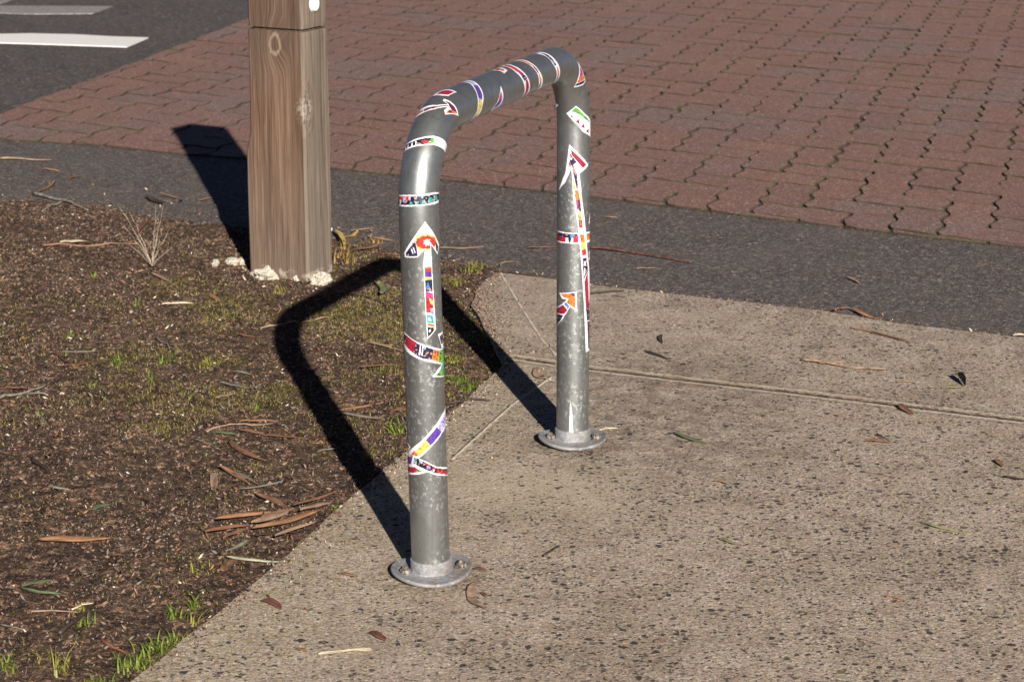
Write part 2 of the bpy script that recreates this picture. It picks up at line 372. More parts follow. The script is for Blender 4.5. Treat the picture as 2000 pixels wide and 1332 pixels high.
def area(P): return .5*sum(P[i].x*P[(i+1) % len(P)].y-P[(i+1) % len(P)].x*P[i].y for i in range(len(P)))
def inset(P, g):
    n_ = len(P); out = []
    for i in range(n_):
        a, b, c = P[i-1], P[i], P[(i+1) % n_]
        e1 = (b-a); e2 = (c-b)
        if e1.length < 1e-6 or e2.length < 1e-6: out.append(b); continue
        n1 = Vector((-e1.y, e1.x)).normalized(); n2 = Vector((-e2.y, e2.x)).normalized(); m_ = n1+n2
        k = m_.length_squared
        out.append(b+m_*(g*2/k if k > .5 else g))
    return out
pv, pf, ptone, pmi = [], [], [], []
bpts = [Vector((p.x, p.y)) for p in border]
rA = Vector((rd0.x, rd0.y)); rD = Vector((rdir.x, rdir.y))
for a in range(-60, 90):
    for b in range(-30, 30):
        bx, by = a+2*b, a-2*b
        for (x, y, w_, h_) in ((bx+0, by+0, 2, 1), (bx+2, by-1, 1, 2)):
            c = LP(x+w_/2, y+h_/2)
            if c.y > 19 or c.y < 0 or c.x > 7.5 or c.x < -8: continue
            # border segment under this brick
            i = min(range(len(bpts)-1), key=lambda k: 0 if bpts[k].x-.0 <= c.x < bpts[k+1].x else abs(c.x-bpts[k].x)+1)
            p0 = bpts[i]; dd = (bpts[i+1]-p0).normalized()
            if (c-p0).dot(Vector((-dd.y, dd.x))) < -.16: continue
            if (c-rA).dot(Vector((rD.y, -rD.x))) < -.16: continue
            P = unit(x, y, w_, h_)
            if area(P) < 0: P.reverse()
            P = clip(P, p0, dd, True)
            if len(P) < 3: continue
            P = clip(P, rA, rD, False)
            if len(P) < 3 or abs(area(P)) < .0008: continue
            Q = [P[0]]
            for q in P[1:]:
                if (q-Q[-1]).length > .004: Q.append(q)
            if (Q[0]-Q[-1]).length < .004: Q.pop()
            if len(Q) < 3: continue
            R_ = []
            for i_ in range(len(Q)):
                a_0, b_0 = Q[i_], Q[(i_+1) % len(Q)]; R_ += [a_0.lerp(b_0, .22), a_0.lerp(b_0, .78)] if (b_0-a_0).length > .012 else [a_0.lerp(b_0, .5)]
            Q = [q+Vector((float(fbm(q.x, q.y, 60, 2, 5)), float(fbm(q.x, q.y, 60, 2, 6))))*.0022 for q in R_]
            g0 = random.uniform(.0030, .0048)
            sh = Vector((random.gauss(0, .0012), random.gauss(0, .0012)))
            o1 = [q+sh for q in inset(Q, g0)]; o2 = [q+sh for q in inset(Q, g0+.0011)]
            dz = random.gauss(0, .0010); tx, ty = random.gauss(0, .006), random.gauss(0, .006)
            k = len(pv); n_ = len(o1)
            def zz(q): return dz+tx*(q.x-c.x)+ty*(q.y-c.y)
            pv += [(q.x, q.y, -.04) for q in o1]+[(q.x, q.y, zz(q)-.0016) for q in o1]+[(q.x, q.y, zz(q)) for q in o2]
            tn = min(1, max(0, random.gauss(.5, .13)+.18*float(fbm(c.x, c.y, 1.2, 2, 9))))
            for L_ in (0, 1):
                for j in range(n_):
                    j2 = (j+1) % n_; pf.append((k+L_*n_+j, k+L_*n_+j2, k+(L_+1)*n_+j2, k+(L_+1)*n_+j)); ptone.append(tn); pmi.append(1)
            pf.append(tuple(k+2*n_+j for j in range(n_))); ptone.append(tn); pmi.append(0)
pav = mesh('paved_crossing', pv, pf, [M_paver, M_joint], None, False, pmi); pav['kind'] = 'structure'
at = pav.data.attributes.new('tone', 'FLOAT', 'FACE'); at.data.foreach_set('value', ptone)
bed = slab_mesh('paving_bed', [(p.x, p.y) for p in bpts]+[(8.5, 24), (b_.x, 24)]+[(rd0.x, rd0.y)], -.0050, .03, M_joint); bed['kind'] = 'structure'

# dirt verge (fine displaced mesh)
def dirt_height(X, Y):
    z = -.010+.006*fbm(X, Y, 3.0, 3, 5)+.0045*fbm(X, Y, 20, 3, 6)+.0050*fbm(X, Y, 70, 3, 8)+.0012*fbm(X, Y, 190, 1, 9)
    return z
slabP = slab_out; stripP = [tuple(p) for p in lo_l]+[(6, 14), (-12, 20)]
XS = np.arange(-2.2, .42, .0055); YS = np.arange(2.0, 7.0, .0055)
GX, GY = np.meshgrid(XS, YS, indexing='ij'); Z = dirt_height(GX, GY)
ins = inpoly(GX, GY, slabP); dsl = dpoly(GX, GY, slabP[:len(le)], False)
inst = inpoly(GX, GY, stripP); dst = dpoly(GX, GY, stripP[:len(lo_l)], False)
Z = np.where(ins & (dsl > .012), -.05, Z); Z = np.where(~ins, np.maximum(Z, -.020)+.004*np.exp(-dsl/.03), Z)
Z = np.where(ins, np.minimum(Z, -.004), Z)
over = .004+.010*np.clip(fbm(GX, GY, 9, 3, 12), -1, 1)          # soil creeps over the edge of the strip
Z = np.where(inst & (dst > .03+3*np.abs(over)), -.05, Z); Z = np.where(~inst, np.maximum(Z, -.012)+.005*np.exp(-dst/.05), Z)
nx, ny = GX.shape; vid = np.arange(nx*ny).reshape(nx, ny)
Fq = np.stack([vid[:-1, :-1], vid[1:, :-1], vid[1:, 1:], vid[:-1, 1:]], -1).reshape(-1, 4)
zc = Z.ravel()[Fq].max(1); Fq = Fq[zc > -.045]
me = bpy.data.meshes.new('verge'); Vv = np.stack([GX, GY, Z], -1).reshape(-1, 3)
me.vertices.add(len(Vv)); me.vertices.foreach_set('co', Vv.ravel().astype(np.float32))
me.loops.add(len(Fq)*4); me.loops.foreach_set('vertex_index', Fq.ravel().astype(np.int32))
me.polygons.add(len(Fq)); me.polygons.foreach_set('loop_start', np.arange(0, len(Fq)*4, 4, dtype=np.int32))
me.update(calc_edges=True); me.validate()
verge = link('dirt_verge', me, M_dirt, smooth=True); verge['kind'] = 'structure'
mesh('dirt_ground', [(-14, -3, -.03), (.35, -3, -.03), (.35, 7.4, -.03), (-14, 14, -.03)], [(0, 1, 2, 3)], M_dirt)['kind'] = 'structure'
def ground_z(x, y):
    if inpoly(np.array([x]), np.array([y]), slabP)[0]: return 0.0
    if inpoly(np.array([x]), np.array([y]), stripP)[0]: return -.004
    i = int(round((x-XS[0])/.0055)); j = int(round((y-YS[0])/.0055))
    if 0 <= i < nx and 0 <= j < ny: return float(Z[i, j])
    return -.01

# ================================================================ bike rack
def zinc_material(name='galvanised_steel', base=(.325, .34, .338), collar=False):
    t = NT(name); oc = t.objc(); st = t.vm('MULTIPLY', oc, (1, 1, .8))
    v = t.vor(75, st); sep = t.n('ShaderNodeSeparateColor'); t.l(v.outputs['Color'], sep.inputs[0])
    n1 = t.noise(9, 4, .6, vec=oc); n2 = t.noise(55, 4, .65, vec=st); n3 = t.noise(260, 2, .6, vec=oc)
    c = t.mix(sep.outputs[0], tuple(x*.95 for x in base), tuple(x*1.05 for x in base))
    c = t.mix(t.math('MULTIPLY', t.step(n1, .42, .66), .4), c, tuple(x*.72 for x in base))
    sp_ = t.math('MULTIPLY', t.step(t.noise(150, 3, .7, vec=st), .52, .64), t.math('MULTIPLY', t.step(t.noise(14, 3, .6, vec=oc), .34, .56), t.math('SUBTRACT', 1.0, t.math('MULTIPLY', t.step(t.vm('DOT_PRODUCT', oc, (0, 0, 1), o=1), .48, .66), .85)))); c = t.mix(t.math('MULTIPLY', sp_, .6), c, (.50, .54, .53)); c = t.mix(t.math('MULTIPLY', t.step(n2, .5, .7), .35), c, tuple(x*1.45 for x in base)); c = t.mix(t.math('MULTIPLY', t.math('LESS_THAN', t.noise(190, 2, .6, vec=oc), .33), .5), c, tuple(x*.5 for x in base))
    # vertical weather streaks
    sn = t.noise(60, 3, .6, vec=t.vm('MULTIPLY', oc, (1, 1, .04)))
    c = t.mix(t.math('MULTIPLY', t.step(sn, .56, .70), .35), c, tuple(x*.55 for x in base))
    if collar:
        rr_ = t.step(t.noise(28, 4, .7, vec=oc), .50, .66)
        c = t.mix(t.math('MULTIPLY', rr_, .6), c, (.22, .17, .135)); c = t.mix(t.math('MULTIPLY', t.step(t.noise(45, 4, .7, vec=oc), .52, .64), .5), c, (.12, .12, .135))
    rough = t.math('ADD', .55 if collar else .32, t.math('ADD', t.math('MULTIPLY', sp_, .22), t.math('MULTIPLY', n1, .16)))
    h = t.math('ADD', t.math('MULTIPLY', n2, .6), t.math('MULTIPLY', n3, .12))
    return t.done(c, rough, t.bump(h, .0005, .5), metal=.35 if collar else .83, spec=.5)
M_zinc = zinc_material(); M_plate = zinc_material('galvanised_plate', (.29, .29, .30), True)
t = NT('rusty_bolt_steel'); n = t.noise(140, 3, .6, vec=t.objc())
M_bolt = t.done(t.mix(t.step(n, .42, .56), (.12, .075, .052), (.30, .29, .28)), .6, t.bump(n, .0006), metal=.5)

TR = .0302; HF = Vector((-.12991986, 3.32552046, 0)); HB = Vector((.11236386, 4.00815971, 0))
HH, LF, LB, LO = .72404, -.03259, .02410, .00541
hd = (HB-HF); HW = hd.length; hd.normalize(); hn = Vector((-hd.y, hd.x, 0))
def hoop_path(R1, R2):
    A = Vector((0, 0)); B = Vector((LF*HH, HH)); C = Vector((HW+LB*HH, HH)); D = Vector((HW, 0))
    def fil(P0, P1, P2, R):
        u1 = (P0-P1).normalized(); u2 = (P2-P1).normalized(); ang = u1.angle(u2); tl = R/math.tan(ang/2)
        s_ = P1+u1*tl; e_ = P1+u2*tl; c = P1+(u1+u2).normalized()*R/math.sin(ang/2)
        a0 = math.atan2(s_.y-c.y, s_.x-c.x); a1 = math.atan2(e_.y-c.y, e_.x-c.x); da = (a1-a0+math.pi) % (2*math.pi)-math.pi
        return [c+Vector((math.cos(a0+da*k/24), math.sin(a0+da*k/24)))*R for k in range(25)]
    P = np.array([A[:]]+[p[:] for p in fil(A, B, C, R1)]+[p[:] for p in fil(B, C, D, R2)]+[D[:]])
    return P, np.r_[0, np.cumsum(np.hypot(*np.diff(P, axis=0).T))]
HP, HS = hoop_path(.13, .125)
hd_, hn_ = np.array(hd), np.array(hn)
def tube_pt(s, ph, rr=TR):
    """points of the tube skin, local to the rack's empty (at the front foot)"""
    s = np.asarray(s, float); ph = np.asarray(ph, float); e = .004
    a = np.interp(s, HS, HP[:, 0]); z = np.interp(s, HS, HP[:, 1])
    ta = np.interp(s+e, HS, HP[:, 0])-np.interp(s-e, HS, HP[:, 0]); tz = np.interp(s+e, HS, HP[:, 1])-np.interp(s-e, HS, HP[:, 1])
    L = np.hypot(ta, tz); ta = ta/L; tz = tz/L
    c = a[..., None]*hd_+(hn_*LO+np.array([0, 0, 1.]))*z[..., None]
    m = (-tz)[..., None]*hd_+ta[..., None]*np.array([0, 0, 1.])
    return c+rr*(np.cos(ph)[..., None]*(-hn_)+np.sin(ph)[..., None]*m)
rack = bpy.data.objects.new('bike_rack', None); COL.objects.link(rack); rack.location = HF
tag(rack, 'galvanised steel hoop bike rack covered in colourful arrow stickers, bolted to the footpath', 'bike rack')
ss = np.r_[0, np.arange(.01, HS[-1], .012), HS[-1]]; NP = 64; ph = np.linspace(0, 2*np.pi, NP, endpoint=False)
SSg, PHg = np.meshgrid(ss, ph, indexing='ij')
bumpy = TR+.00025*fbm(SSg*1.0, np.cos(PHg)*.1+2, 14, 2, 3)
X = tube_pt(SSg, PHg, TR); X = X.reshape(-1, 3); fs = []
for i in range(len(ss)-1):
    for j in range(NP): fs.append((i*NP+j, i*NP+(j+1) % NP, (i+1)*NP+(j+1) % NP, (i+1)*NP+j))
mesh('tube', X, [f[::-1] for f in fs], M_zinc, rack, True)

def lathe(prof, n=56, z0=0, sx=1, sy=1, wob=0, seed=0):
    vs, fs_ = [], []
    for r_, z_ in prof:
        for k in range(n):
            a = 2*math.pi*k/n; q = 1+wob*math.sin(a*3+seed)+wob*.6*math.sin(a*5+2*seed)
            vs.append((r_*q*math.cos(a)*sx, r_*q*math.sin(a)*sy, z_+z0))
    for i in range(len(prof)-1):
        for k in range(n): fs_.append((i*n+k, i*n+(k+1) % n, (i+1)*n+(k+1) % n, (i+1)*n+k))
    return vs, fs_
def foot(loc, tilt, ang, bolts, seed):
    R = TR
    prof = [(R*.98, .0285), (R*1.05, .0285), (R*1.055, .0284), (R*1.10, .0270), (R*1.103, .0265), (R*1.108, .0115), (R*1.115, .0105), (R*1.15, .0088), (R*1.16, .0086), (.057, .0082), (.0618, .0082), (.0624, .0081), (.0643, .0066), (.0648, .0045), (.0640, .0018), (.0600, .0006), (R, .0006)]
    vs, fs_ = lathe(prof, 72, 0, 1.0, 1.0, .006, seed); vv = []
    for x, y, z in vs:
        rr_ = math.hypot(x, y)
        # the pressed plate is slightly dished and bent up at the ends
        c = (x*math.cos(ang)+y*math.sin(ang))/.064
        if rr_ > .036: z += (.0075*(c*c)*((rr_-.036)/.028)**1.4)
        z += tilt[0]*x+tilt[1]*y + .0012
        vv.append((x, y, z))
    o = mesh('base_flange', vv, fs_, M_plate, rack, True); o.location = Vector(loc)-HF
    for bx, by, k in bolts:
        bm = bmesh.new()
        # washer, hex nut, domed thread end
        hz = .0110+.0045*((bx*math.cos(ang)+by*math.sin(ang))/.064)**2+tilt[0]*bx+tilt[1]*by
        r1 = bmesh.ops.create_cone(bm, cap_ends=True, segments=20, radius1=.0112, radius2=.0108, depth=.0016, matrix=Matrix.Translation((0, 0, .0008)))
        r2 = bmesh.ops.create_cone(bm, cap_ends=True, segments=6, radius1=.0090, radius2=.0086, depth=.0062, matrix=Matrix.Translation((0, 0, .0042)) @ Matrix.Rotation(.3+k, 4, 'Z'))
        r3 = bmesh.ops.create_uvsphere(bm, u_segments=14, v_segments=8, radius=.0055, matrix=Matrix.Translation((0, 0, .0076)))
        me = bpy.data.meshes.new('bolt'); bm.to_mesh(me); bm.free()
        b = link('bolt', me, M_bolt, o); b.location = (bx, by, hz-.003); b.rotation_euler = (0, .05, k)
foot(HF, (.012, .028), .35, [(-.0405, -.0175, .2), (.0475, .0045, .9)], 1.0)
foot(HB, (-.010, -.012), .1, [(-.0420, -.0085, .5), (.0445, -.0080, .1)], 2.3)

# stickers: cut vinyl wrapped on the tube; outlines are (tenths of mm along the tube, hundredths of radian round it)
PAL = dict(W=(.72, .72, .77), K=(.015, .015, .03), N=(.020, .022, .07), R=(.62, .045, .03), C=(.40, .02, .04), D=(.16, .02, .035), M=(.50, .06, .22), O=(.72, .20, .03), Y=(.80, .62, .12), T=(.03, .40, .38), G=(.15, .42, .08), P=(.11, .05, .36), V=(.50, .46, .80), B=(.06, .26, .62))
PK = list(PAL); PM = []
for k in PK:
    c = PAL[k]; t = NT('vinyl_'+{'W': 'white', 'K': 'black', 'N': 'navy', 'R': 'red', 'C': 'crimson', 'D': 'maroon', 'M': 'magenta', 'O': 'orange', 'Y': 'yellow', 'T': 'teal', 'G': 'green', 'P': 'purple', 'V': 'lavender', 'B': 'blue'}[k])
    oc = t.objc(); n = t.noise(300, 3, .75, vec=oc); v = t.vor(300, oc); sp2 = t.n('ShaderNodeSeparateColor'); t.l(v.outputs['Color'], sp2.inputs[0])
    cc = t.mix(t.math('MULTIPLY', t.step(n, .45, .6), .75 if k != 'W' else .06), c, tuple(x*.35 for x in c))
    if k != 'W': cc = t.mix(t.math('MULTIPLY', t.math('LESS_THAN', sp2.outputs[0], .16), .6), cc, (.70, .35, .25) if k in 'NKTB' else (.05, .03, .09))
    PM.append(t.done(cc, .38, spec=.5))
STK = {
'arrow_up':([(5810,89),(5620,45),(5390,-5),(5260,17),(5440,61),(4760,56),(4110,47),(3970,98),(4550,103),(5170,105),(5380,94),(5260,134),(5240,204),(5310,208),(5600,140)],[('Y',[(5580,136),(5620,103),(5600,68),(5530,28),(5420,14),(5360,40),(5370,66),(5360,105),(5400,133),(5490,140)]),('R',[(5450,23),(5400,40),(5380,72),(5390,105),(5430,129),(5490,140),(5550,129),(5590,103),(5580,70),(5520,37)]),('W',[(5540,82),(5520,77),(5520,63),(5490,68),(5460,58),(5460,70),(5420,70),(5450,79),(5420,89),(5460,91),(5470,103),(5500,96),(5520,103),(5520,89)]),('N',[(5310,197),(5510,143),(5430,136),(5280,131),(5270,161),(5260,194)]),('W',[(5380,166),(5400,161),(5320,152),(5310,157)]),('W',[(5410,155),(5420,150),(5340,141),(5320,145)]),('N',[(5480,28),(5380,7),(5280,16),(5350,30)]),('R',[(5100,99),(5080,63),(5020,61),(5030,99)]),('O',[(5100,99),(5100,63),(5070,63),(5080,99)]),('P',[(5030,99),(5020,61),(4940,61),(4950,99)]),('Y',[(4950,99),(4940,61),(4900,61),(4900,99)]),('N',[(4900,99),(4900,61),(4700,59),(4730,99)]),('B',[(4770,96),(4870,84),(4750,73),(4750,79),(4820,84),(4760,91)]),('B',[(4800,93),(4790,73),(4780,73),(4780,93)]),('M',[(4730,99),(4680,59),(4560,58),(4640,99)]),('C',[(4650,99),(4560,58),(4440,58),(4410,99)]),('Y',[(4630,84),(4560,58),(4480,58),(4530,75)]),('R',[(4460,98),(4470,77),(4380,73),(4390,98)]),('V',[(4450,77),(4450,58),(4320,56),(4370,72)]),('T',[(4370,98),(4330,61),(4200,59),(4240,96)]),('W',[(4310,91),(4310,79),(4260,77),(4260,87)]),('O',[(4230,94),(4190,59),(4150,59),(4190,94)]),('K',[(4170,94),(4140,58),(4100,54),(4010,94)]),('W',[(4110,89),(4130,80),(4100,77),(4070,87)])]),
'band_arrow':([(4060,236),(3960,168),(3870,99),(3760,4),(3880,17),(4020,35),(4020,-49),(3880,-70),(3650,-75),(3520,-68),(3290,-28),(3370,79),(3470,42),(3520,9),(3580,63),(3640,124),(3740,208),(3830,272)],[('N',[(4020,237),(4000,215),(3850,244),(3840,272)]),('C',[(4010,216),(3930,152),(3750,173),(3860,237)]),('N',[(3920,154),(3800,66),(3640,77),(3670,124),(3750,173)]),('W',[(3910,134),(3900,129),(3720,136),(3730,145)]),('W',[(3880,122),(3880,115),(3710,126),(3720,131)]),('W',[(3870,112),(3860,106),(3810,110),(3810,113)]),('O',[(3800,65),(3760,28),(3580,40),(3640,79)]),('K',[(3760,58),(3750,51),(3720,52),(3730,59)]),('K',[(3690,63),(3680,56),(3660,59),(3670,66)]),('K',[(3710,44),(3700,37),(3670,40),(3680,47)]),('K',[(3650,47),(3640,42),(3620,44),(3620,49)]),('G',[(3760,28),(3740,-65),(3550,-62),(3310,-25),(3370,61),(3510,-5),(3580,40)]),('N',[(3980,23),(3990,-35),(3810,-59),(3850,10)]),('T',[(3570,14),(3520,-38),(3420,-2),(3460,16)]),('K',[(3720,19),(3700,7),(3680,12),(3690,23)]),('K',[(3640,24),(3630,16),(3600,17),(3610,28)]),('K',[(3390,44),(3390,35),(3360,31),(3370,42)])]),
'teal_band':([(6130,307),(6160,117),(6200,37),(6200,-43),(6150,-83),(6050,-46),(6020,117),(5980,306)],[('K',[(6110,302),(6140,117),(6170,37),(6190,-47),(6090,-39),(6040,117),(6000,302)]),('R',[(6110,302),(6140,148),(6090,175),(6080,222),(6030,302)]),('V',[(6120,208),(6120,190),(6060,187),(6050,204)]),('V',[(6130,171),(6130,159),(6080,161),(6090,171)]),('V',[(6140,140),(6140,127),(6100,129),(6100,140)]),('V',[(6150,108),(6150,96),(6120,98),(6120,106)]),('W',[(6080,239),(6080,222),(6030,223),(6030,239)]),('T',[(6040,166),(6070,162),(6070,152),(6040,148)]),('T',[(6040,136),(6080,134),(6080,119),(6050,117)]),('T',[(6050,106),(6090,103),(6100,87),(6060,84)]),('T',[(6070,72),(6130,68),(6130,47),(6070,42)]),('T',[(6090,35),(6150,31),(6160,10),(6090,0)])]),
'white_band':([(6780,302),(6840,202),(6880,150),(6950,91),(6990,33),(7010,-51),(6880,-67),(6860,14),(6830,77),(6780,126),(6740,192),(6690,302)],[('K',[(6780,299),(6820,201),(6860,148),(6920,87),(6840,106),(6860,77),(6800,127),(6760,194),(6720,299)]),('W',[(6790,222),(6800,216),(6750,211),(6750,220)]),('W',[(6810,196),(6810,187),(6760,185),(6760,194)]),('W',[(6830,176),(6830,168),(6770,164),(6770,169)]),('W',[(6790,243),(6790,236),(6740,230),(6740,239)]),('R',[(6840,145),(6860,124),(6850,105),(6810,115),(6810,138)]),('G',[(6880,103),(6920,87),(6860,77),(6840,96)])]),
'dark_arrow':([(7280,261),(7410,248),(7420,194),(7450,134),(7560,89),(7580,122),(7630,124),(7650,91),(7660,52),(7630,4),(7360,75),(7420,91),(7510,82),(7360,136),(7280,190),(7250,230)],[('O',[(7280,230),(7380,239),(7350,196),(7310,189),(7300,216)]),('D',[(7360,196),(7430,131),(7550,84),(7530,84),(7380,138),(7310,185)]),('D',[(7600,115),(7620,87),(7630,56),(7610,19),(7530,59),(7550,82)]),('O',[(7420,77),(7510,68),(7570,40),(7590,19),(7390,73)]),('D',[(7440,73),(7500,65),(7510,47),(7450,58)])]),
'red_scrap':([(7710,197),(7930,219),(8010,157),(8000,108),(7740,117),(7700,145)],[('C',[(7750,171),(7890,176),(7950,148),(7940,115),(7770,122),(7740,150)]),('M',[(7740,176),(7870,183),(7830,169),(7740,164)])]),
'rainbow_loop':([(8780,226),(9040,204),(8950,133),(8870,87),(8780,30),(8700,-10),(8700,-58),(8650,-80),(8370,-139),(8420,-59),(8470,-33),(8490,5),(8530,37),(8630,89),(8740,133)],[('V',[(8790,209),(8940,182),(8890,127),(8830,99),(8690,99),(8790,138)]),('P',[(8740,112),(8840,98),(8790,66),(8750,37),(8690,17),(8560,35),(8610,65),(8670,91)]),('Y',[(8560,33),(8690,17),(8660,-16),(8630,-45),(8580,-59),(8500,-45),(8500,-23),(8520,4)]),('O',[(8500,-45),(8590,-61),(8550,-77),(8440,-132),(8480,-63)])]),
'magenta_leaf':([(9630,47),(9650,16),(9690,-31),(9690,-66),(9590,-87),(9370,-147),(9310,-61),(9420,-28),(9490,9)],[('M',[(9560,23),(9600,4),(9630,-28),(9460,-30),(9480,-5)]),('P',[(9460,-30),(9630,-28),(9600,-56),(9480,-72),(9400,-77),(9380,-47)])]),
'orange_scrap':([(10240,208),(10550,210),(10440,145),(10370,113),(10130,103),(10160,133),(10110,159)],[('C',[(10260,188),(10430,176),(10350,154),(10210,141),(10170,155)]),('O',[(10350,154),(10360,136),(10300,122),(10200,119),(10220,141)])]),
'wide_band':([(10750,250),(10960,210),(10800,129),(10830,75),(10910,31),(10990,-14),(11090,-65),(10990,-90),(10870,-147),(10770,-40),(10680,2),(10620,40),(10550,82),(10570,140),(10660,240)],[('R',[(10810,183),(10740,124),(10750,85),(10600,84),(10600,120),(10620,160)]),('M',[(10720,106),(10760,84),(10770,70),(10660,70),(10600,87)]),('C',[(10730,82),(10810,59),(10800,47),(10680,51),(10640,72)]),('N',[(10680,56),(10830,49),(10880,28),(10780,24),(10740,16),(10670,40)]),('C',[(10780,24),(10870,24),(10930,-10),(11000,-56),(10890,-102),(10840,-44),(10770,-4)])]),
'orange_band':([(11440,245),(11450,160),(11450,98),(11520,44),(11630,-4),(11700,-38),(11770,-82),(11630,-137),(11530,-52),(11450,-16),(11410,23),(11340,66),(11290,108),(11240,198)],[('O',[(11340,184),(11390,138),(11400,98),(11370,80),(11310,98),(11280,177)]),('C',[(11400,98),(11460,56),(11490,24),(11420,33),(11370,68)]),('Y',[(11440,33),(11520,23),(11550,-2),(11460,5)]),('K',[(11460,23),(11500,19),(11500,10),(11460,16)]),('O',[(11470,5),(11560,-2),(11600,-33),(11620,-58),(11500,-17)]),('D',[(11530,-35),(11600,-33),(11650,-68),(11620,-108)])]),
'navy_band':([(12050,250),(12440,189),(12450,113),(12470,68),(12540,19),(12620,-33),(12670,-68),(12580,-130),(12450,-42),(12370,0),(12270,47),(12250,101),(12190,151),(12080,240)],[('P',[(12180,240),(12330,187),(12340,151),(12200,158)]),('N',[(12330,157),(12380,112),(12390,72),(12420,33),(12340,30),(12290,61),(12280,105)]),('B',[(12310,66),(12380,65),(12380,42),(12320,47)]),('O',[(12400,28),(12470,16),(12540,-24),(12580,-56),(12610,-79),(12480,-33),(12430,-4)]),('D',[(12520,-40),(12580,-49),(12660,-102),(12520,-52)])]),
'corner_scrap':([(13600,50),(13830,61),(14010,48),(14160,52),(14060,-24),(13900,-89),(13760,-42),(13690,-2)],[('M',[(13710,31),(13860,37),(13930,21),(13800,-35),(13760,-7)]),('O',[(13800,-35),(13950,26),(14050,19),(13870,-54),(13830,-56)]),('N',[(13850,-63),(14070,19),(14070,-2),(14020,-28),(13890,-77)])]),
'melon_scrap':([(14630,-166),(14450,-103),(14720,-47),(14940,33),(15240,43),(15070,-70),(14810,-131)],[('G',[(14580,-134),(14480,-105),(14720,-58),(14940,7),(14830,-49),(14650,-98)]),('C',[(14660,-134),(14740,-127),(14730,-140)]),('C',[(14780,-94),(14910,-89),(14850,-112)]),('C',[(14900,-59),(15010,-54),(14970,-80)]),('C',[(15020,-19),(15110,-14),(15070,-47)])]),
'long_arrow':([(15290,-152),(15690,-19),(15830,-91),(16100,-78),(16210,-77),(16670,-52),(17370,-21),(18210,56),(19180,44),(19170,-37),(18280,-54),(17580,-73),(16840,-96),(16200,-129),(15870,-134),(15730,-140),(15780,-145),(15990,-176),(16170,-232),(15830,-176),(15600,-164)],[('C',[(15380,-141),(15680,-40),(15730,-68),(15480,-138)]),('N',[(15450,-147),(15490,-138),(15610,-108),(15670,-127),(15820,-108),(15830,-122),(15670,-136),(15660,-150)]),('W',[(15530,-145),(15540,-134),(15580,-136),(15570,-145)]),('M',[(15620,-155),(15610,-143),(15690,-141),(15710,-150)]),('M',[(15830,-124),(15820,-106),(15960,-101),(15910,-119)]),('N',[(15730,-134),(15800,-108),(15960,-101),(16120,-96),(16090,-108),(15890,-122)]),('Y',[(15870,-136),(15870,-127),(16050,-115),(16180,-120),(16050,-131)]),('O',[(16130,-117),(16130,-96),(16300,-87),(16300,-112)]),('R',[(16310,-108),(16300,-87),(16400,-80),(16390,-108)]),('O',[(16200,-120),(16210,-91),(16300,-87),(16310,-112)]),('M',[(16310,-112),(16310,-100),(16480,-94),(16480,-105)]),('D',[(16310,-100),(16300,-86),(16500,-77),(16550,-84),(16480,-94)]),('Y',[(16520,-103),(16550,-78),(16680,-72),(16660,-96)]),('R',[(16670,-94),(16680,-72),(16830,-68),(16820,-91)]),('O',[(16700,-87),(16700,-77),(16780,-75),(16780,-84)]),('K',[(16620,-75),(16970,-56),(17090,-49),(16960,-61)]),('O',[(16930,-86),(16970,-56),(17110,-51),(17080,-80)]),('Y',[(17080,-82),(17110,-49),(17250,-42),(17240,-73)]),('R',[(17240,-73),(17240,-40),(17340,-37),(17350,-68)]),('N',[(17400,-66),(17390,-35),(17650,-16),(17690,-33),(17810,-58)]),('W',[(17460,-56),(17450,-44),(17540,-38),(17540,-54)]),('W',[(17590,-54),(17580,-45),(17730,-47),(17720,-54)]),('C',[(17840,-52),(17650,-23),(18190,-4),(18370,-18),(18360,-37)]),('N',[(18360,-37),(18190,10),(18600,26),(18580,-26)]),('D',[(18600,-23),(18630,36),(19150,38),(19120,-7)])]),
'red_band':([(16900,-297),(16910,-168),(16920,-99),(16920,-35),(16940,63),(17120,63),(17120,-91),(17110,-159),(17120,-297)],[('N',[(16930,-287),(16930,-168),(16940,-99),(17000,-99),(17030,-285)]),('C',[(16980,-287),(17000,-176),(17090,-173),(17100,-288)]),('B',[(16940,-145),(16940,-126),(17000,-129),(17000,-143)]),('C',[(16980,-124),(16970,-106),(17090,-101),(17090,-127)]),('M',[(16970,-106),(16980,-93),(17090,-93),(17090,-101)]),('K',[(17000,-157),(17000,-136),(17100,-143),(17090,-154)]),('O',[(16950,-35),(16970,58),(17090,53),(17070,-33)])]),
'orange_arrow':([(18060,-227),(18010,-105),(18380,-101),(18290,-143),(18540,-192),(18820,-287),(18410,-297),(18270,-202),(18160,-162),(18160,-197)],[('D',[(18070,-204),(18030,-117),(18110,-113),(18070,-150),(18110,-178)]),('O',[(18080,-204),(18050,-159),(18060,-140),(18120,-113),(18320,-112),(18260,-145),(18220,-164),(18140,-154),(18130,-183)]),('B',[(18220,-178),(18220,-166),(18290,-145),(18350,-155),(18250,-183)]),('C',[(18270,-189),(18360,-157),(18440,-183),(18460,-278),(18410,-274)]),('N',[(18480,-280),(18460,-187),(18620,-218),(18740,-278)])]),
'orange_sliver':([(16500,43),(16630,7),(16770,-10),(16790,56)],[('O',[(16690,38),(16750,-4),(16770,44)])]),
'orange_chip':([(17240,58),(17310,-4),(17450,-7),(17480,56)],[('O',[(17300,48),(17330,7),(17420,2),(17430,48)])]),
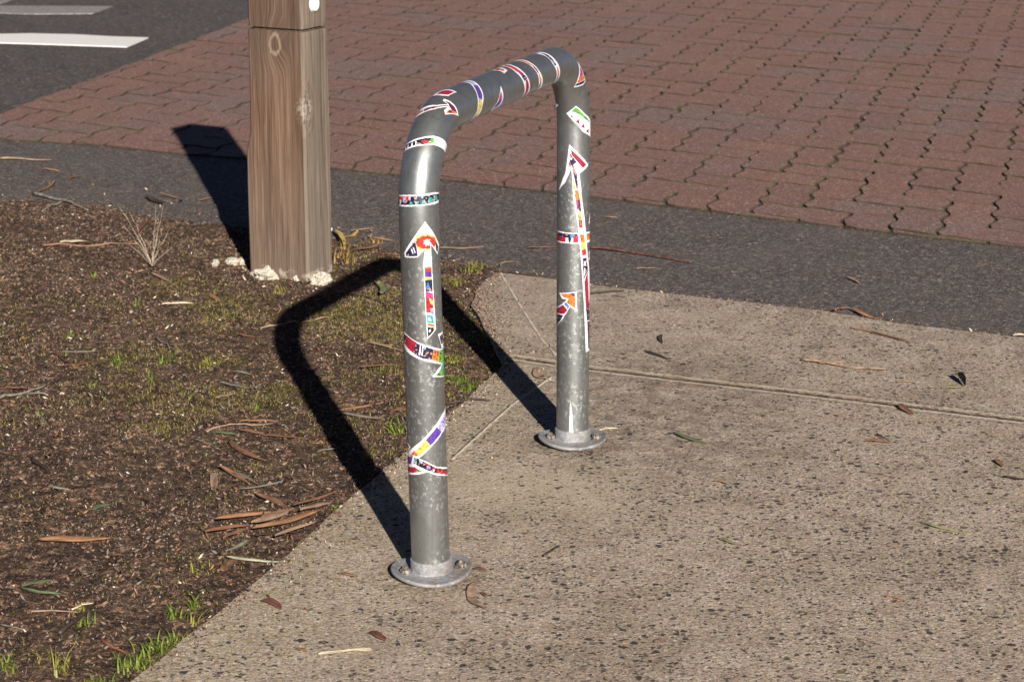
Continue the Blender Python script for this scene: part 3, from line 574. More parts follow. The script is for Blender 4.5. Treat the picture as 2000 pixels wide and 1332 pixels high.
'ribbon_wrap':([(2860,-65),(2720,26),(2560,78),(2340,147),(2060,256),(1900,285),(1710,280),(1790,164),(1840,120),(1880,162),(1930,208),(2040,169),(2130,133),(2260,91),(2420,31),(2580,-66)],[('V',[(2700,0),(2600,-40),(2450,28),(2550,63)]),('P',[(2550,63),(2450,31),(2270,99),(2360,124)]),('Y',[(2360,124),(2270,99),(2100,159),(2160,183)]),('O',[(2170,189),(2100,162),(2060,201),(2050,227)]),('P',[(2020,261),(2060,199),(1930,208),(1890,266)]),('C',[(1850,263),(1900,181),(1860,162),(1800,197),(1750,268)]),('G',[(1880,171),(1850,134),(1830,162),(1810,189)])]),
'dotted_ribbon':([(2100,196),(2010,124),(1910,72),(1770,-70),(1630,-68),(1770,73),(1870,143),(1920,215)],[('T',[(2060,189),(2050,168),(1950,176),(1950,199)]),('K',[(2060,171),(1980,120),(1890,73),(1740,-65),(1660,-65),(1800,73),(1900,143),(1940,178)]),('V',[(2040,161),(2020,140),(1970,145),(1990,161)]),('V',[(1940,122),(1920,103),(1880,106),(1890,122)]),('V',[(1880,93),(1870,82),(1830,84),(1840,93)]),('R',[(1980,126),(1950,106),(1940,110),(1960,127)]),('R',[(1920,94),(1890,77),(1860,80),(1890,93)]),('R',[(1880,68),(1850,54),(1790,59),(1820,73)]),('R',[(1840,47),(1810,26),(1750,31),(1770,51)]),('R',[(1800,19),(1740,-23),(1690,-14),(1740,21)])]),
'sliver':([(2300,273),(2210,215),(2050,256)],[('R',[(2250,268),(2200,230),(2120,251)])]),
'white_nub':([(14400,-225),(14420,-204),(14670,-258),(14580,-270)],[]),
'paint_drip':([(20090,-138),(20290,-129),(20800,-119),(20800,-147),(20490,-145),(20220,-143)],[]),

}
SLAB = dict(arrow_up='large upright arrow with red flower head and striped stem', band_arrow='wrapped arrow band in red, navy, orange and green', teal_band='black band with teal dots and red edge', white_band='white band with black striped end', dark_arrow='dark red curved arrow at the bend', red_scrap='small crimson scrap on top of the bend', rainbow_loop='purple and yellow loop round the top bar', magenta_leaf='magenta leaf shaped scrap under the top bar', orange_scrap='red and orange tip on top of the bar', wide_band='wide crimson and navy loop', orange_band='narrow orange loop', navy_band='navy and orange loop nearest the far bend', corner_scrap='magenta and orange wedge on the far bend', melon_scrap='green and white piece with dark red triangles', long_arrow='long arrow down the far leg with a red and white head', red_band='crimson and navy band behind the long arrow', orange_arrow='short orange headed arrow on the far leg', orange_sliver='orange sliver at the leg edge above the band', orange_chip='orange chip at the leg edge below the band', ribbon_wrap='diagonal lavender, purple and yellow ribbon', dotted_ribbon='black ribbon with red and white dots', sliver='red sliver at the left edge of the near leg', white_nub='torn white tab under the far bend', paint_drip='long thin white drip above the far foot')
def sticker(key, outl, pats, lift):
    c_ = .0006
    S = np.array([[a/1e4, b/100*TR] for a, b in outl])
    s0, a0 = S.min(0)-c_; s1, a1 = S.max(0)+c_
    ns = int((s1-s0)/c_)+1; na = int((a1-a0)/c_)+1
    sc_ = s0+(np.arange(ns)+.5)*c_; ac_ = a0+(np.arange(na)+.5)*c_
    A_, B_ = np.meshgrid(sc_, ac_, indexing='ij'); inn = inpoly(A_, B_, S)
    mi = np.zeros(A_.shape, int)
    wob = .0004*fbm(A_, B_, 500, 2, len(key))
    for col, pl in pats:
        pp = [(a/1e4, b/100*TR) for a, b in pl]; mi[inpoly(A_+wob, B_+wob, pp)] = PK.index(col)
    if pats: mi[dpoly(A_, B_, S) < .00135] = 0
    idx = np.argwhere(inn); vmap = -np.ones((ns+1, na+1), int)
    corners = [(0, 0), (1, 0), (1, 1), (0, 1)]
    for di, dj in corners: vmap[idx[:, 0]+di, idx[:, 1]+dj] = 0
    vi = np.argwhere(vmap == 0); vmap[vi[:, 0], vi[:, 1]] = np.arange(len(vi))
    # snap outside corners onto the outline so that the cut edge is smooth
    vs_ = s0+vi[:, 0]*c_; va_ = a0+vi[:, 1]*c_
    P = tube_pt(vs_, va_/TR, TR+lift)
    F_ = np.stack([vmap[idx[:, 0]+di, idx[:, 1]+dj] for di, dj in corners], -1)
    me = bpy.data.meshes.new('sticker'); me.vertices.add(len(P)); me.vertices.foreach_set('co', P.ravel().astype(np.float32))
    me.loops.add(len(F_)*4); me.loops.foreach_set('vertex_index', F_.ravel().astype(np.int32))
    me.polygons.add(len(F_)); me.polygons.foreach_set('loop_start', np.arange(0, len(F_)*4, 4, dtype=np.int32)); me.update(calc_edges=True)
    nm = 'paint_mark' if key == 'paint_drip' else 'sticker'
    o = link(nm, me, PM, rack, True); me.polygons.foreach_set('material_index', mi[idx[:, 0], idx[:, 1]].astype(np.int32))
    o['label'] = SLAB[key]; return o
for i, (k, (o_, p_)) in enumerate(STK.items()):
    sticker(k, o_, p_, .00035+.0035*(k == 'white_nub')+.00025*(k in ('long_arrow', 'dotted_ribbon'))+.0001*(k == 'ribbon_wrap'))

# ================================================================ timber post
def wood_material():
    t = NT('weathered_timber'); oc = t.objc()
    def knot(px, pz, axis):
        s_ = t.n('ShaderNodeSeparateXYZ'); t.l(oc, s_.inputs[0])
        dx = t.math('SUBTRACT', s_.outputs[axis], px); dz = t.math('MULTIPLY', t.math('SUBTRACT', s_.outputs[2], pz), .62)
        return t.math('SQRT', t.math('ADD', t.math('MULTIPLY', dx, dx), t.math('MULTIPLY', dz, dz))), dx
    d1, dx1 = knot(*KN1); d2, dx2 = knot(*KN2)
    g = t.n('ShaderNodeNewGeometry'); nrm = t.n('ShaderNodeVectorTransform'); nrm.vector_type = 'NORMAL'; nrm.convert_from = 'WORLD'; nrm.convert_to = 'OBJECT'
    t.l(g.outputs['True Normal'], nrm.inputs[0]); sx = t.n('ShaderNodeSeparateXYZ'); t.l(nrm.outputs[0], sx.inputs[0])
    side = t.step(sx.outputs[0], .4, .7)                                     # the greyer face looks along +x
    k1 = t.math('MULTIPLY', t.math('SUBTRACT', 1.0, t.step(d1, .0, .055)), t.math('SUBTRACT', 1.0, side)); k2 = t.math('SUBTRACT', 1.0, t.step(d2, .0, .05))
    warp = t.math('ADD', t.math('MULTIPLY', k1, .030), t.math('MULTIPLY', t.math('MULTIPLY', k2, side), .03))
    cv = t.n('ShaderNodeCombineXYZ'); s_ = t.n('ShaderNodeSeparateXYZ'); t.l(oc, s_.inputs[0])
    bend = t.math('MULTIPLY', t.noise(1.6, 1, .5, vec=oc), .022)
    t.l(t.math('ADD', t.math('ADD', s_.outputs[0], warp), bend), cv.inputs[0]); t.l(t.math('ADD', s_.outputs[1], bend), cv.inputs[1]); t.l(t.math('MULTIPLY', s_.outputs[2], .028), cv.inputs[2])
    g1 = t.noise(52, 5, .6, vec=cv.outputs[0]); g2 = t.noise(150, 4, .65, vec=cv.outputs[0]); g3 = t.noise(420, 2, .7, vec=cv.outputs[0]); big = t.noise(4, 3, .5, vec=oc)
    c = t.ramp(g1, [(.30, (.055, .031, .021)), (.44, (.118, .068, .043)), (.56, (.150, .090, .059)), (.72, (.22, .145, .102))])
    c = t.mix(t.math('MULTIPLY', t.step(big, .45, .62), .5), c, (.125, .092, .070))
    low = t.math('SUBTRACT', 1.0, t.step(s_.outputs[2], .05, .42)); c = t.mix(t.math('MULTIPLY', low, .55), c, (.150, .112, .088))
    c = t.mix(t.math('MULTIPLY', t.step(s_.outputs[2], .45, .66), .5), c, (.070, .045, .034))
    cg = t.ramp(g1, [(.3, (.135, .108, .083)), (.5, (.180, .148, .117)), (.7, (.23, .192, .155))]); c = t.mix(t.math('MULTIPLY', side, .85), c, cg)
    c = t.mix(t.math('MULTIPLY', t.step(g2, .52, .66), .45), c, (.27, .195, .145)); c = t.mix(t.math('MULTIPLY', t.math('SUBTRACT', 1.0, t.step(g2, .34, .46)), .5), c, (.045, .028, .020))
    crk = t.math('SUBTRACT', 1.0, t.step(t.math('ABSOLUTE', t.math('SUBTRACT', t.noise(17, 2, .5, vec=cv.outputs[0]), .5)), .001, .004)); crk = t.math('MULTIPLY', crk, t.step(s_.outputs[2], .15, .4)); c = t.mix(t.math('MULTIPLY', crk, .5), c, (.05, .03, .022))
    def ringmix(c, d, on, col_in, col_out):
        d = t.math('ADD', d, t.math('MULTIPLY', t.math('SUBTRACT', t.noise(90, 3, .7, vec=oc), .5), .012)); r_ = t.math('MULTIPLY', t.math('SUBTRACT', 1.0, t.step(t.math('ABSOLUTE', t.math('SUBTRACT', d, .0145)), .001, .0050)), on)
        c = t.mix(t.math('MULTIPLY', r_, .55), c, col_out); i_ = t.math('MULTIPLY', t.math('SUBTRACT', 1.0, t.step(d, .006, .011)), on)
        return t.mix(t.math('MULTIPLY', i_, .7), c, col_in)
    c = ringmix(c, d1, t.math('SUBTRACT', 1.0, side), (.10, .065, .045), (.34, .26, .20))
    pale = t.math('MULTIPLY', t.math('MULTIPLY', t.step(s_.outputs[0], .050, .072), t.math('MULTIPLY', t.math('SUBTRACT', 1.0, t.step(d2, .008, .030)), t.step(t.noise(110, 4, .75, vec=oc), .42, .58))), .65)
    c = t.mix(pale, c, (.42, .37, .31))
    # concrete slurry splashed on the foot
    foot_ = t.math('MULTIPLY', t.math('SUBTRACT', 1.0, t.step(t.math('ADD', s_.outputs[2], t.math('MULTIPLY', t.noise(24, 3, .6, vec=oc), .07)), .040, .055)), t.step(t.noise(15, 3, .6, vec=oc), .50, .56))
    c = t.mix(t.math('MULTIPLY', foot_, .8), c, (.36, .31, .25))
    h = t.math('SUBTRACT', t.math('ADD', t.math('MULTIPLY', g2, .8), t.math('ADD', t.math('MULTIPLY', g1, .8), t.math('MULTIPLY', g3, .25))), t.math('MULTIPLY', crk, 1.3))
    return t.done(c, .82, t.bump(h, .0035, .8), spec=.25)
PA, PB, PC = G(488.8, 518), G(602, 542), G(643.4, 501)
ex = Vector((math.cos(math.radians(28)), -math.sin(math.radians(28)), 0)); wx = .160; ey = Vector((-ex.y, ex.x, 0)); wy = .114
# local frame: x along the wide visible face, origin at the middle of the foot; -y faces the camera, +x is the grey side
PO = PB-ex*wx/2+ey*wy/2
PH_ = .97
lean = math.radians(1.1)
KN1 = (.001, .568, 0); KN2 = (-.045, .415, 1)
M_wood = wood_material()
post = bpy.data.objects.new('timber_post', None); COL.objects.link(post); post.location = PO; post.rotation_euler = (0, lean*.35, math.atan2(ex.y, ex.x))
tag(post, 'square weathered brown timber post with a saw cut near its top, in the dirt verge', 'post')
def timber(name, z0, z1, ins, top=False):
    nz = max(3, int((z1-z0)/.012)); ring = []; n1 = 9
    hx, hy = wx/2-ins, wy/2-ins; ch = .006
    base = []
    cs = [(-hx, -hy), (hx, -hy), (hx, hy), (-hx, hy)]
    for i in range(4):
        a, b = Vector(cs[i]), Vector(cs[(i+1) % 4]); d_ = (b-a).normalized(); a2, b2 = a+d_*ch, b-d_*ch
        for k in range(n1): base.append(a2.lerp(b2, k/(n1-1)))
    n_ = len(base); vs, fs_ = [], []
    for iz in range(nz+1):
        z = z0+(z1-z0)*iz/nz
        for p in base:
            k = 1+.02*(1-z/PH_)*(1 if z < PH_ else 0)
            r_ = .0022*float(fbm(p.x*3+5, p.y*3+z*.35, 9, 3, 21))+.0012*float(fbm(p.x*9, p.y*9+z*.5, 22, 2, 4))
            q = p*(k+r_/.1)
            # the lower left arris has a bulging split
            if p.x < -hx*.8 and p.y < 0 and z < .345: q.x -= .0125*(1 if z < .30 else (.345-z)/.045)
            if iz == 0 or iz == nz: q = q*(1-.012)
            zz_ = z
            if top and iz == nz: zz_ = z+.010*float(fbm(p.x, p.y, 9, 2, 2))
            vs.append((q.x, q.y, zz_))
    for iz in range(nz):
        for k in range(n_): fs_.append((iz*n_+k, iz*n_+(k+1) % n_, (iz+1)*n_+(k+1) % n_, (iz+1)*n_+k))
    fs_.append(tuple(range(n_-1, -1, -1))); fs_.append(tuple(nz*n_+k for k in range(n_)))
    return mesh(name, vs, fs_, M_wood, post, False)
ZC = .601
timber('post_shaft', -.06, ZC, 0); timber('groove', ZC-.002, ZC+.008, .010); timber('post_head', ZC+.0065, PH_, .0015, True)
bm = bmesh.new(); bmesh.ops.create_cone(bm, cap_ends=True, segments=28, radius1=.020, radius2=.017, depth=.006)
me = bpy.data.meshes.new('reflector'); bm.to_mesh(me); bm.free(); rf = link('reflector', me, simple('white_plastic', (.78, .78, .76), .35, .05), post)
rf.rotation_euler = (0, math.radians(90), 0); rf.location = (wx/2+.001, -.002, .664); rf['label'] = 'small round white reflector'

# ================================================================ rubble at the foot of the post
M_rub = simple('crumbled_concrete', (.50, .46, .39), .9, .3, 40, .2, .004)
def lump(px, py, sx, sy, sz, seed, label, name='concrete_lump'):
    bm = bmesh.new(); bmesh.ops.create_icosphere(bm, subdivisions=5, radius=1)
    for v in bm.verts:
        d = mnoise.fractal(v.co*1.4+Vector((seed*7, 0, 0)), 1, 2, 4)*.42+mnoise.noise(v.co*5+Vector((seed, 3, 0)))*.16+mnoise.noise(v.co*13)*.07
        v.co *= 1+d; v.co.x *= sx; v.co.y *= sy; v.co.z *= sz
        if v.co.z < 0: v.co.z *= .4
    me = bpy.data.meshes.new(name); bm.to_mesh(me); bm.free(); o = link(name, me, M_rub, smooth=False)
    p = G(px, py); o.location = (p.x, p.y, ground_z(p.x, p.y)); tag(o, label, 'concrete lump', 'crumbled concrete lumps at the foot of the timber post'); return o
lump(524, 531, .036, .045, .022, 1, 'pale crumbled concrete lump at the front face of the timber post')
lump(627, 543, .026, .034, .022, 2, 'pale crumbled concrete lump at the front corner of the timber post')
lump(459, 506, .026, .030, .011, 3, 'flat cream concrete piece left of the post beside its shadow')
lump(586, 536, .020, .020, .018, 4, 'small concrete crumb against the post between the two bigger lumps')
lump(421, 510, .008, .022, .010, 5, 'small pale stone left of the flat cream piece')

# ================================================================ leaves, bark and twigs
LM = {}
def lm_(k):
    C_ = dict(brown=(.20, .105, .062), orange=(.30, .155, .082), rust=(.20, .088, .052), tan=(.30, .20, .135), cream=(.62, .53, .38), grey=(.185, .165, .135), green=(.105, .135, .075), greygreen=(.18, .195, .145), olive=(.20, .21, .09), dark=(.055, .038, .030), yellow=(.50, .36, .10), lime=(.13, .19, .03), palegreen=(.38, .38, .28), palestraw=(.42, .335, .25), black=(.012, .010, .010), reddark=(.13, .055, .04))
    if k not in LM:
        t = NT('leaf_'+k); oc = t.objc(); c = C_[k]
        g = t.noise(14, 4, .65, vec=t.vm('MULTIPLY', oc, (1, 8, 1))); n = t.noise(120, 3, .7, vec=oc)
        cc = t.mix(t.step(g, .35, .65), tuple(x*.55 for x in c), tuple(min(1, x*1.35) for x in c)); cc = t.mix(t.math('MULTIPLY', t.step(n, .58, .7), .4), cc, tuple(x*.45 for x in c))
        LM[k] = t.done(cc, .55, t.bump(n, .0008), spec=.45)
    return LM[k]
def leaf(p0, p1, wpx, col, label, bend=.08, lift=.006, curl=.35, name='gum_leaf', shape='leaf', cat='leaf', group=None, hook=0.0):
    a, b = G(*p0), G(*p1); mid = (a+b)/2; d = b-a; d.z = 0; L = d.length
    n_ = 18; m_ = 5; vs, fs_ = [], []
    w_ = wpx*mid_scale(mid)
    for i in range(n_+1):
        u = i/n_; x = (u-.5)*L
        if shape == 'leaf': hw = w_*(math.sin(math.pi*min(1, u*1.02)**.85)**.8)*(.5 if u < 1 else 0)+.0004
        elif shape == 'strip': hw = w_*.5*(.75+.25*math.sin(u*9+L*70))*(1 if 0 < i < n_ else .6)
        else: hw = w_*.5*(math.sin(math.pi*(u*.9+.05))**.45)
        yb = bend*L*math.sin(math.pi*u)+hook*L*(u**3)+.006*L*math.sin(u*5+L*40)
        zl = .0010+lift*(.45-.35*math.cos(u*math.pi*1.3+L*31))*(.5+.8*abs(u-.5))+.0004*math.sin(u*11+L*90)
        for j in range(m_+1):
            v = j/m_*2-1
            vs.append((x, yb+v*hw, zl+curl*hw*v*v-.0009*(1-abs(v))))
    for i in range(n_):
        for j in range(m_): k = i*(m_+1)+j; fs_.append((k, k+m_+1, k+m_+2, k+1))
    o = mesh(name, vs, fs_, lm_(col), None, True)
    so = o.modifiers.new('thick', 'SOLIDIFY'); so.thickness = .0006
    o.location = (mid.x, mid.y, max(ground_z(mid.x, mid.y), ground_z(a.x, a.y), ground_z(b.x, b.y))+.0006); o.rotation_euler = (0, 0, math.atan2(d.y, d.x))
    return tag(o, label, cat, group)
def mid_scale(p): return (p-CAMP).length/FPX
def rod(P, r0, r1, mat, name, parent=None, n_=7, loc=None):
    vs, fs_ = [], []; N_ = len(P)
    for i, p in enumerate(P):
        tdir = (P[min(i+1, N_-1)]-P[max(i-1, 0)]).normalized(); up = Vector((0, 0, 1)) if abs(tdir.z) < .9 else Vector((1, 0, 0))
        s_ = tdir.cross(up).normalized(); u_ = s_.cross(tdir); r_ = r0+(r1-r0)*i/(N_-1)
        for k in range(n_):
            a = 2*math.pi*k/n_; q = p+s_*math.cos(a)*r_+u_*math.sin(a)*r_; vs.append(q)
    for i in range(N_-1):
        for k in range(n_): fs_.append((i*n_+k, i*n_+(k+1) % n_, (i+1)*n_+(k+1) % n_, (i+1)*n_+k))
    fs_.append(tuple(range(n_-1, -1, -1))); fs_.append(tuple((N_-1)*n_+k for k in range(n_)))
    return vs, fs_
def twig(px, wpx, col, label, branches=(), name='twig', cat='twig', group=None, lift=.002):
    allv, allf = [], []; c0 = G(*px[0])
    for line, sc_ in [(px, 1.0)]+[(b, .7) for b in branches]:
        P = [G(*p) for p in line]; Q = []
        for a, b in zip(P[:-1], P[1:]):
            k = max(2, int((b-a).length/.012))
            for i in range(k): Q.append(a.lerp(b, i/k))
        Q.append(P[-1]); sc2 = mid_scale(P[0])*wpx*.5*sc_
        Q = [Vector((q.x+.0015*float(fbm(q.x, q.y, 45, 2, 1)), q.y+.0025*float(fbm(q.x, q.y, 45, 2, 2)), 0)) for q in Q]
        Q = [Vector((q.x-c0.x, q.y-c0.y, ground_z(q.x, q.y)+sc2+lift*(1+.8*math.sin(i*.5)))) for i, q in enumerate(Q)]
        v, f = rod(Q, sc2, sc2*.55, None, ''); k = len(allv); allv += v; allf += [tuple(i+k for i in ff) for ff in f]
    o = mesh(name, allv, allf, lm_(col), None, True); o.location = (c0.x, c0.y, 0); return tag(o, label, cat, group)
GL = 'gum leaves fallen on the dirt verge'; GC = 'leaf bits fallen on the footpath'; GA = 'leaf litter on the asphalt strip'; GP = 'bark strips heaped by the footpath edge'

D_ = 'on the dirt'
# --- loose pieces: (start px, end px, width px, colour, label, options)
for a in [
 ((117, 472), (163, 468), 15, 'cream', 'pale cream curled bark flake on the dirt near the left edge of the asphalt', dict(shape='blunt', name='bark_flake', cat='bark flake')),
 ((315, 591), (378, 586), 13, 'cream', 'pale yellow leaf on the dirt left below the timber post', {}),
 ((294, 529), (334, 548), 9, 'tan', 'tan leaf on the dirt below the dry weed', {}),
 ((272, 476), (292, 428), 8, 'rust', 'reddish leaf standing up beside the dry weed', dict(lift=.03)),
 ((405, 573), (424, 582), 11, 'orange', 'small orange leaf scrap at the tip of the pale yellow leaf', dict(shape='blunt')),
 ((144, 709), (182, 698), 8, 'rust', 'short rust brown leaf at the end of the bent red stem', {}),
 ((118, 682), (187, 677), 7, 'greygreen', 'thin grey green leaf beside the bent red stem', {}),
 ((0, 759), (53, 756), 8, 'rust', 'rust bark sliver at the left frame edge above the forked grey twig', dict(name='bark_strip', cat='bark strip', shape='strip')),
 ((454, 722), (489, 727), 8, 'greygreen', 'small grey green leaf left of the hoop shadow, upper one', {}),
 ((426, 744), (486, 752), 8, 'grey', 'long grey brown leaf just below the small grey green leaf', {}),
 ((420, 773), (460, 764), 8, 'tan', 'tan leaf below the long grey brown leaf', {}),
 ((92, 902), (102, 875), 9, 'orange', 'ochre leaf standing on edge at lower left', dict(lift=.025)),
 ((92, 946), (135, 951), 8, 'greygreen', 'small bluish green leaf alone on dark dirt at left', {}),
 ((447, 854), (520, 895), 16, 'brown', 'broad brown leaf with a hooked tip right of the dark dirt', {}),
 ((417, 921), (416, 951), 15, 'tan', 'short tan oval leaf pointing to the camera', dict(shape='blunt')),
 ((427, 908), (488, 944), 12, 'orange', 'orange brown leaf with a long stalk', {}),
 ((456, 922), (497, 938), 8, 'grey', 'grey leaf lying behind the orange brown leaf', {}),
 ((467, 956), (555, 935), 6, 'grey', 'narrow grey leaf above the heap of bark strips', {}),
 ((498, 963), (561, 990), 17, 'brown', 'wide brown leaf on top of the heap of bark strips', dict(group=None)),
 ((441, 1072), (491, 1040), 12, 'greygreen', 'grey green leaf with blunt end below the bark heap', {}),
 ((441, 1082), (547, 1088), 10, 'palegreen', 'long pale sage leaf pointing at the footpath edge', {}),
 ((436, 1106), (448, 1080), 26, 'brown', 'blunt brown leaf tip under the long pale sage leaf', dict(shape='blunt')),
 ((650, 797), (750, 778), 9, 'orange', 'long orange leaf between the hoop shadow and the near leg', dict(bend=.03)),
 ((650, 801), (752, 815), 10, 'grey', 'long grey leaf just under the orange leaf beside the hoop shadow', {}),
 ((467, 821), (544, 817), 7, 'orange', 'narrow orange strip leaf left of the hoop shadow', {}),
 ((413, 840), (467, 843), 9, 'green', 'dark green leaf at the left end of a brown strip', {}),
 ((468, 837), (520, 845), 12, 'brown', 'dark brown leaf joining the dark green leaf', {}),
 ((518, 844), (601, 848), 5, 'rust', 'thin rust red strip reaching into the hoop shadow', dict(shape='strip')),
 ((74, 1050), (214, 1046), 24, 'orange', 'large rust orange gum leaf alone on dark dirt, lower left', dict(bend=-.05, curl=.5)),
 ((42, 1138), (103, 1124), 12, 'green', 'green leaf, upper one of a joined pair at the left', {}),
 ((41, 1140), (119, 1147), 10, 'green', 'green leaf, lower one of a joined pair at the left', dict(bend=-.1)),
 ((182, 992), (218, 981), 13, 'green', 'broad mid green leaf on dark dirt above the large orange leaf', {}),
 ((195, 1240), (250, 1265), 8, 'rust', 'rust bark sliver beside the bright green tuft at the bottom', dict(shape='strip', name='bark_strip', cat='bark strip')),
 ((734, 546), (747, 578), 18, 'olive', 'olive oval leaf on edge beside the near leg', dict(shape='blunt', lift=.02)),
 ((686, 452), (735, 444), 8, 'tan', 'tan leaf lying above the dry grass right of the post', {}),
 ((720, 667), (786, 682), 10, 'tan', 'tan leaf touching the near leg inside the hoop shadow loop', {}),
 ((705, 716), (786, 708), 5, 'brown', 'thin brown leaf left of the near leg', {}),
 ((460, 649), (498, 654), 8, 'rust', 'rust leaf on mossy dirt left of the shadow bend', {}),
 ((762, 801), (794, 789), 9, 'brown', 'brown leaf end touching the left side of the near leg', {}),
 ((620, 873), (662, 866), 6, 'grey', 'small grey leaf in the hoop shadow near the footpath', {}),
 ]: leaf(a[0], a[1], a[2], a[3], a[4], **dict(dict(group=GL, bend=random.uniform(-.09, .09)), **a[5]))
for i, a in enumerate([
 ((421, 1021), (530, 1003), 16, 'orange', 'topmost orange bark strip at the left of the heap'),
 ((490, 1030), (566, 1001), 20, 'tan', 'broad tan bark strip in the middle of the heap'),
 ((493, 1037), (620, 1006), 19, 'orange', 'long orange brown bark strip along the front of the heap'),
 ((538, 1060), (620, 1030), 13, 'tan', 'lowest tan bark strip nearest the footpath edge'),
 ((401, 1043), (490, 1026), 13, 'rust', 'rust bark strip at the far left end of the heap'),
 ((573, 995), (660, 962), 10, 'brown', 'dark brown bark strip at the back of the heap'),
 ((587, 1000), (650, 978), 14, 'tan', 'short tan bark strip at the upper right of the heap'),
 ((436, 1053), (489, 1031), 10, 'brown', 'short brown bark strip under the left end of the heap'),
 ((560, 1020), (632, 990), 14, 'rust', 'rust bark strip at the right end of the heap'),
 ((510, 1012), (580, 990), 13, 'brown', 'brown bark strip just below the wide brown leaf'),
 ((500, 1048), (585, 1034), 8, 'dark', 'thin dark bark strip under the long orange brown strip')]):
    o = leaf(a[0], a[1], a[2], a[3], a[4], bend=random.uniform(-.05, .05), lift=.010, curl=.45, name='bark_strip', cat='bark strip', group=GP); o.location.z += .004*(11-i)/5; o.rotation_euler = (random.uniform(-.12, .12), random.uniform(-.05, .02), o.rotation_euler[2])
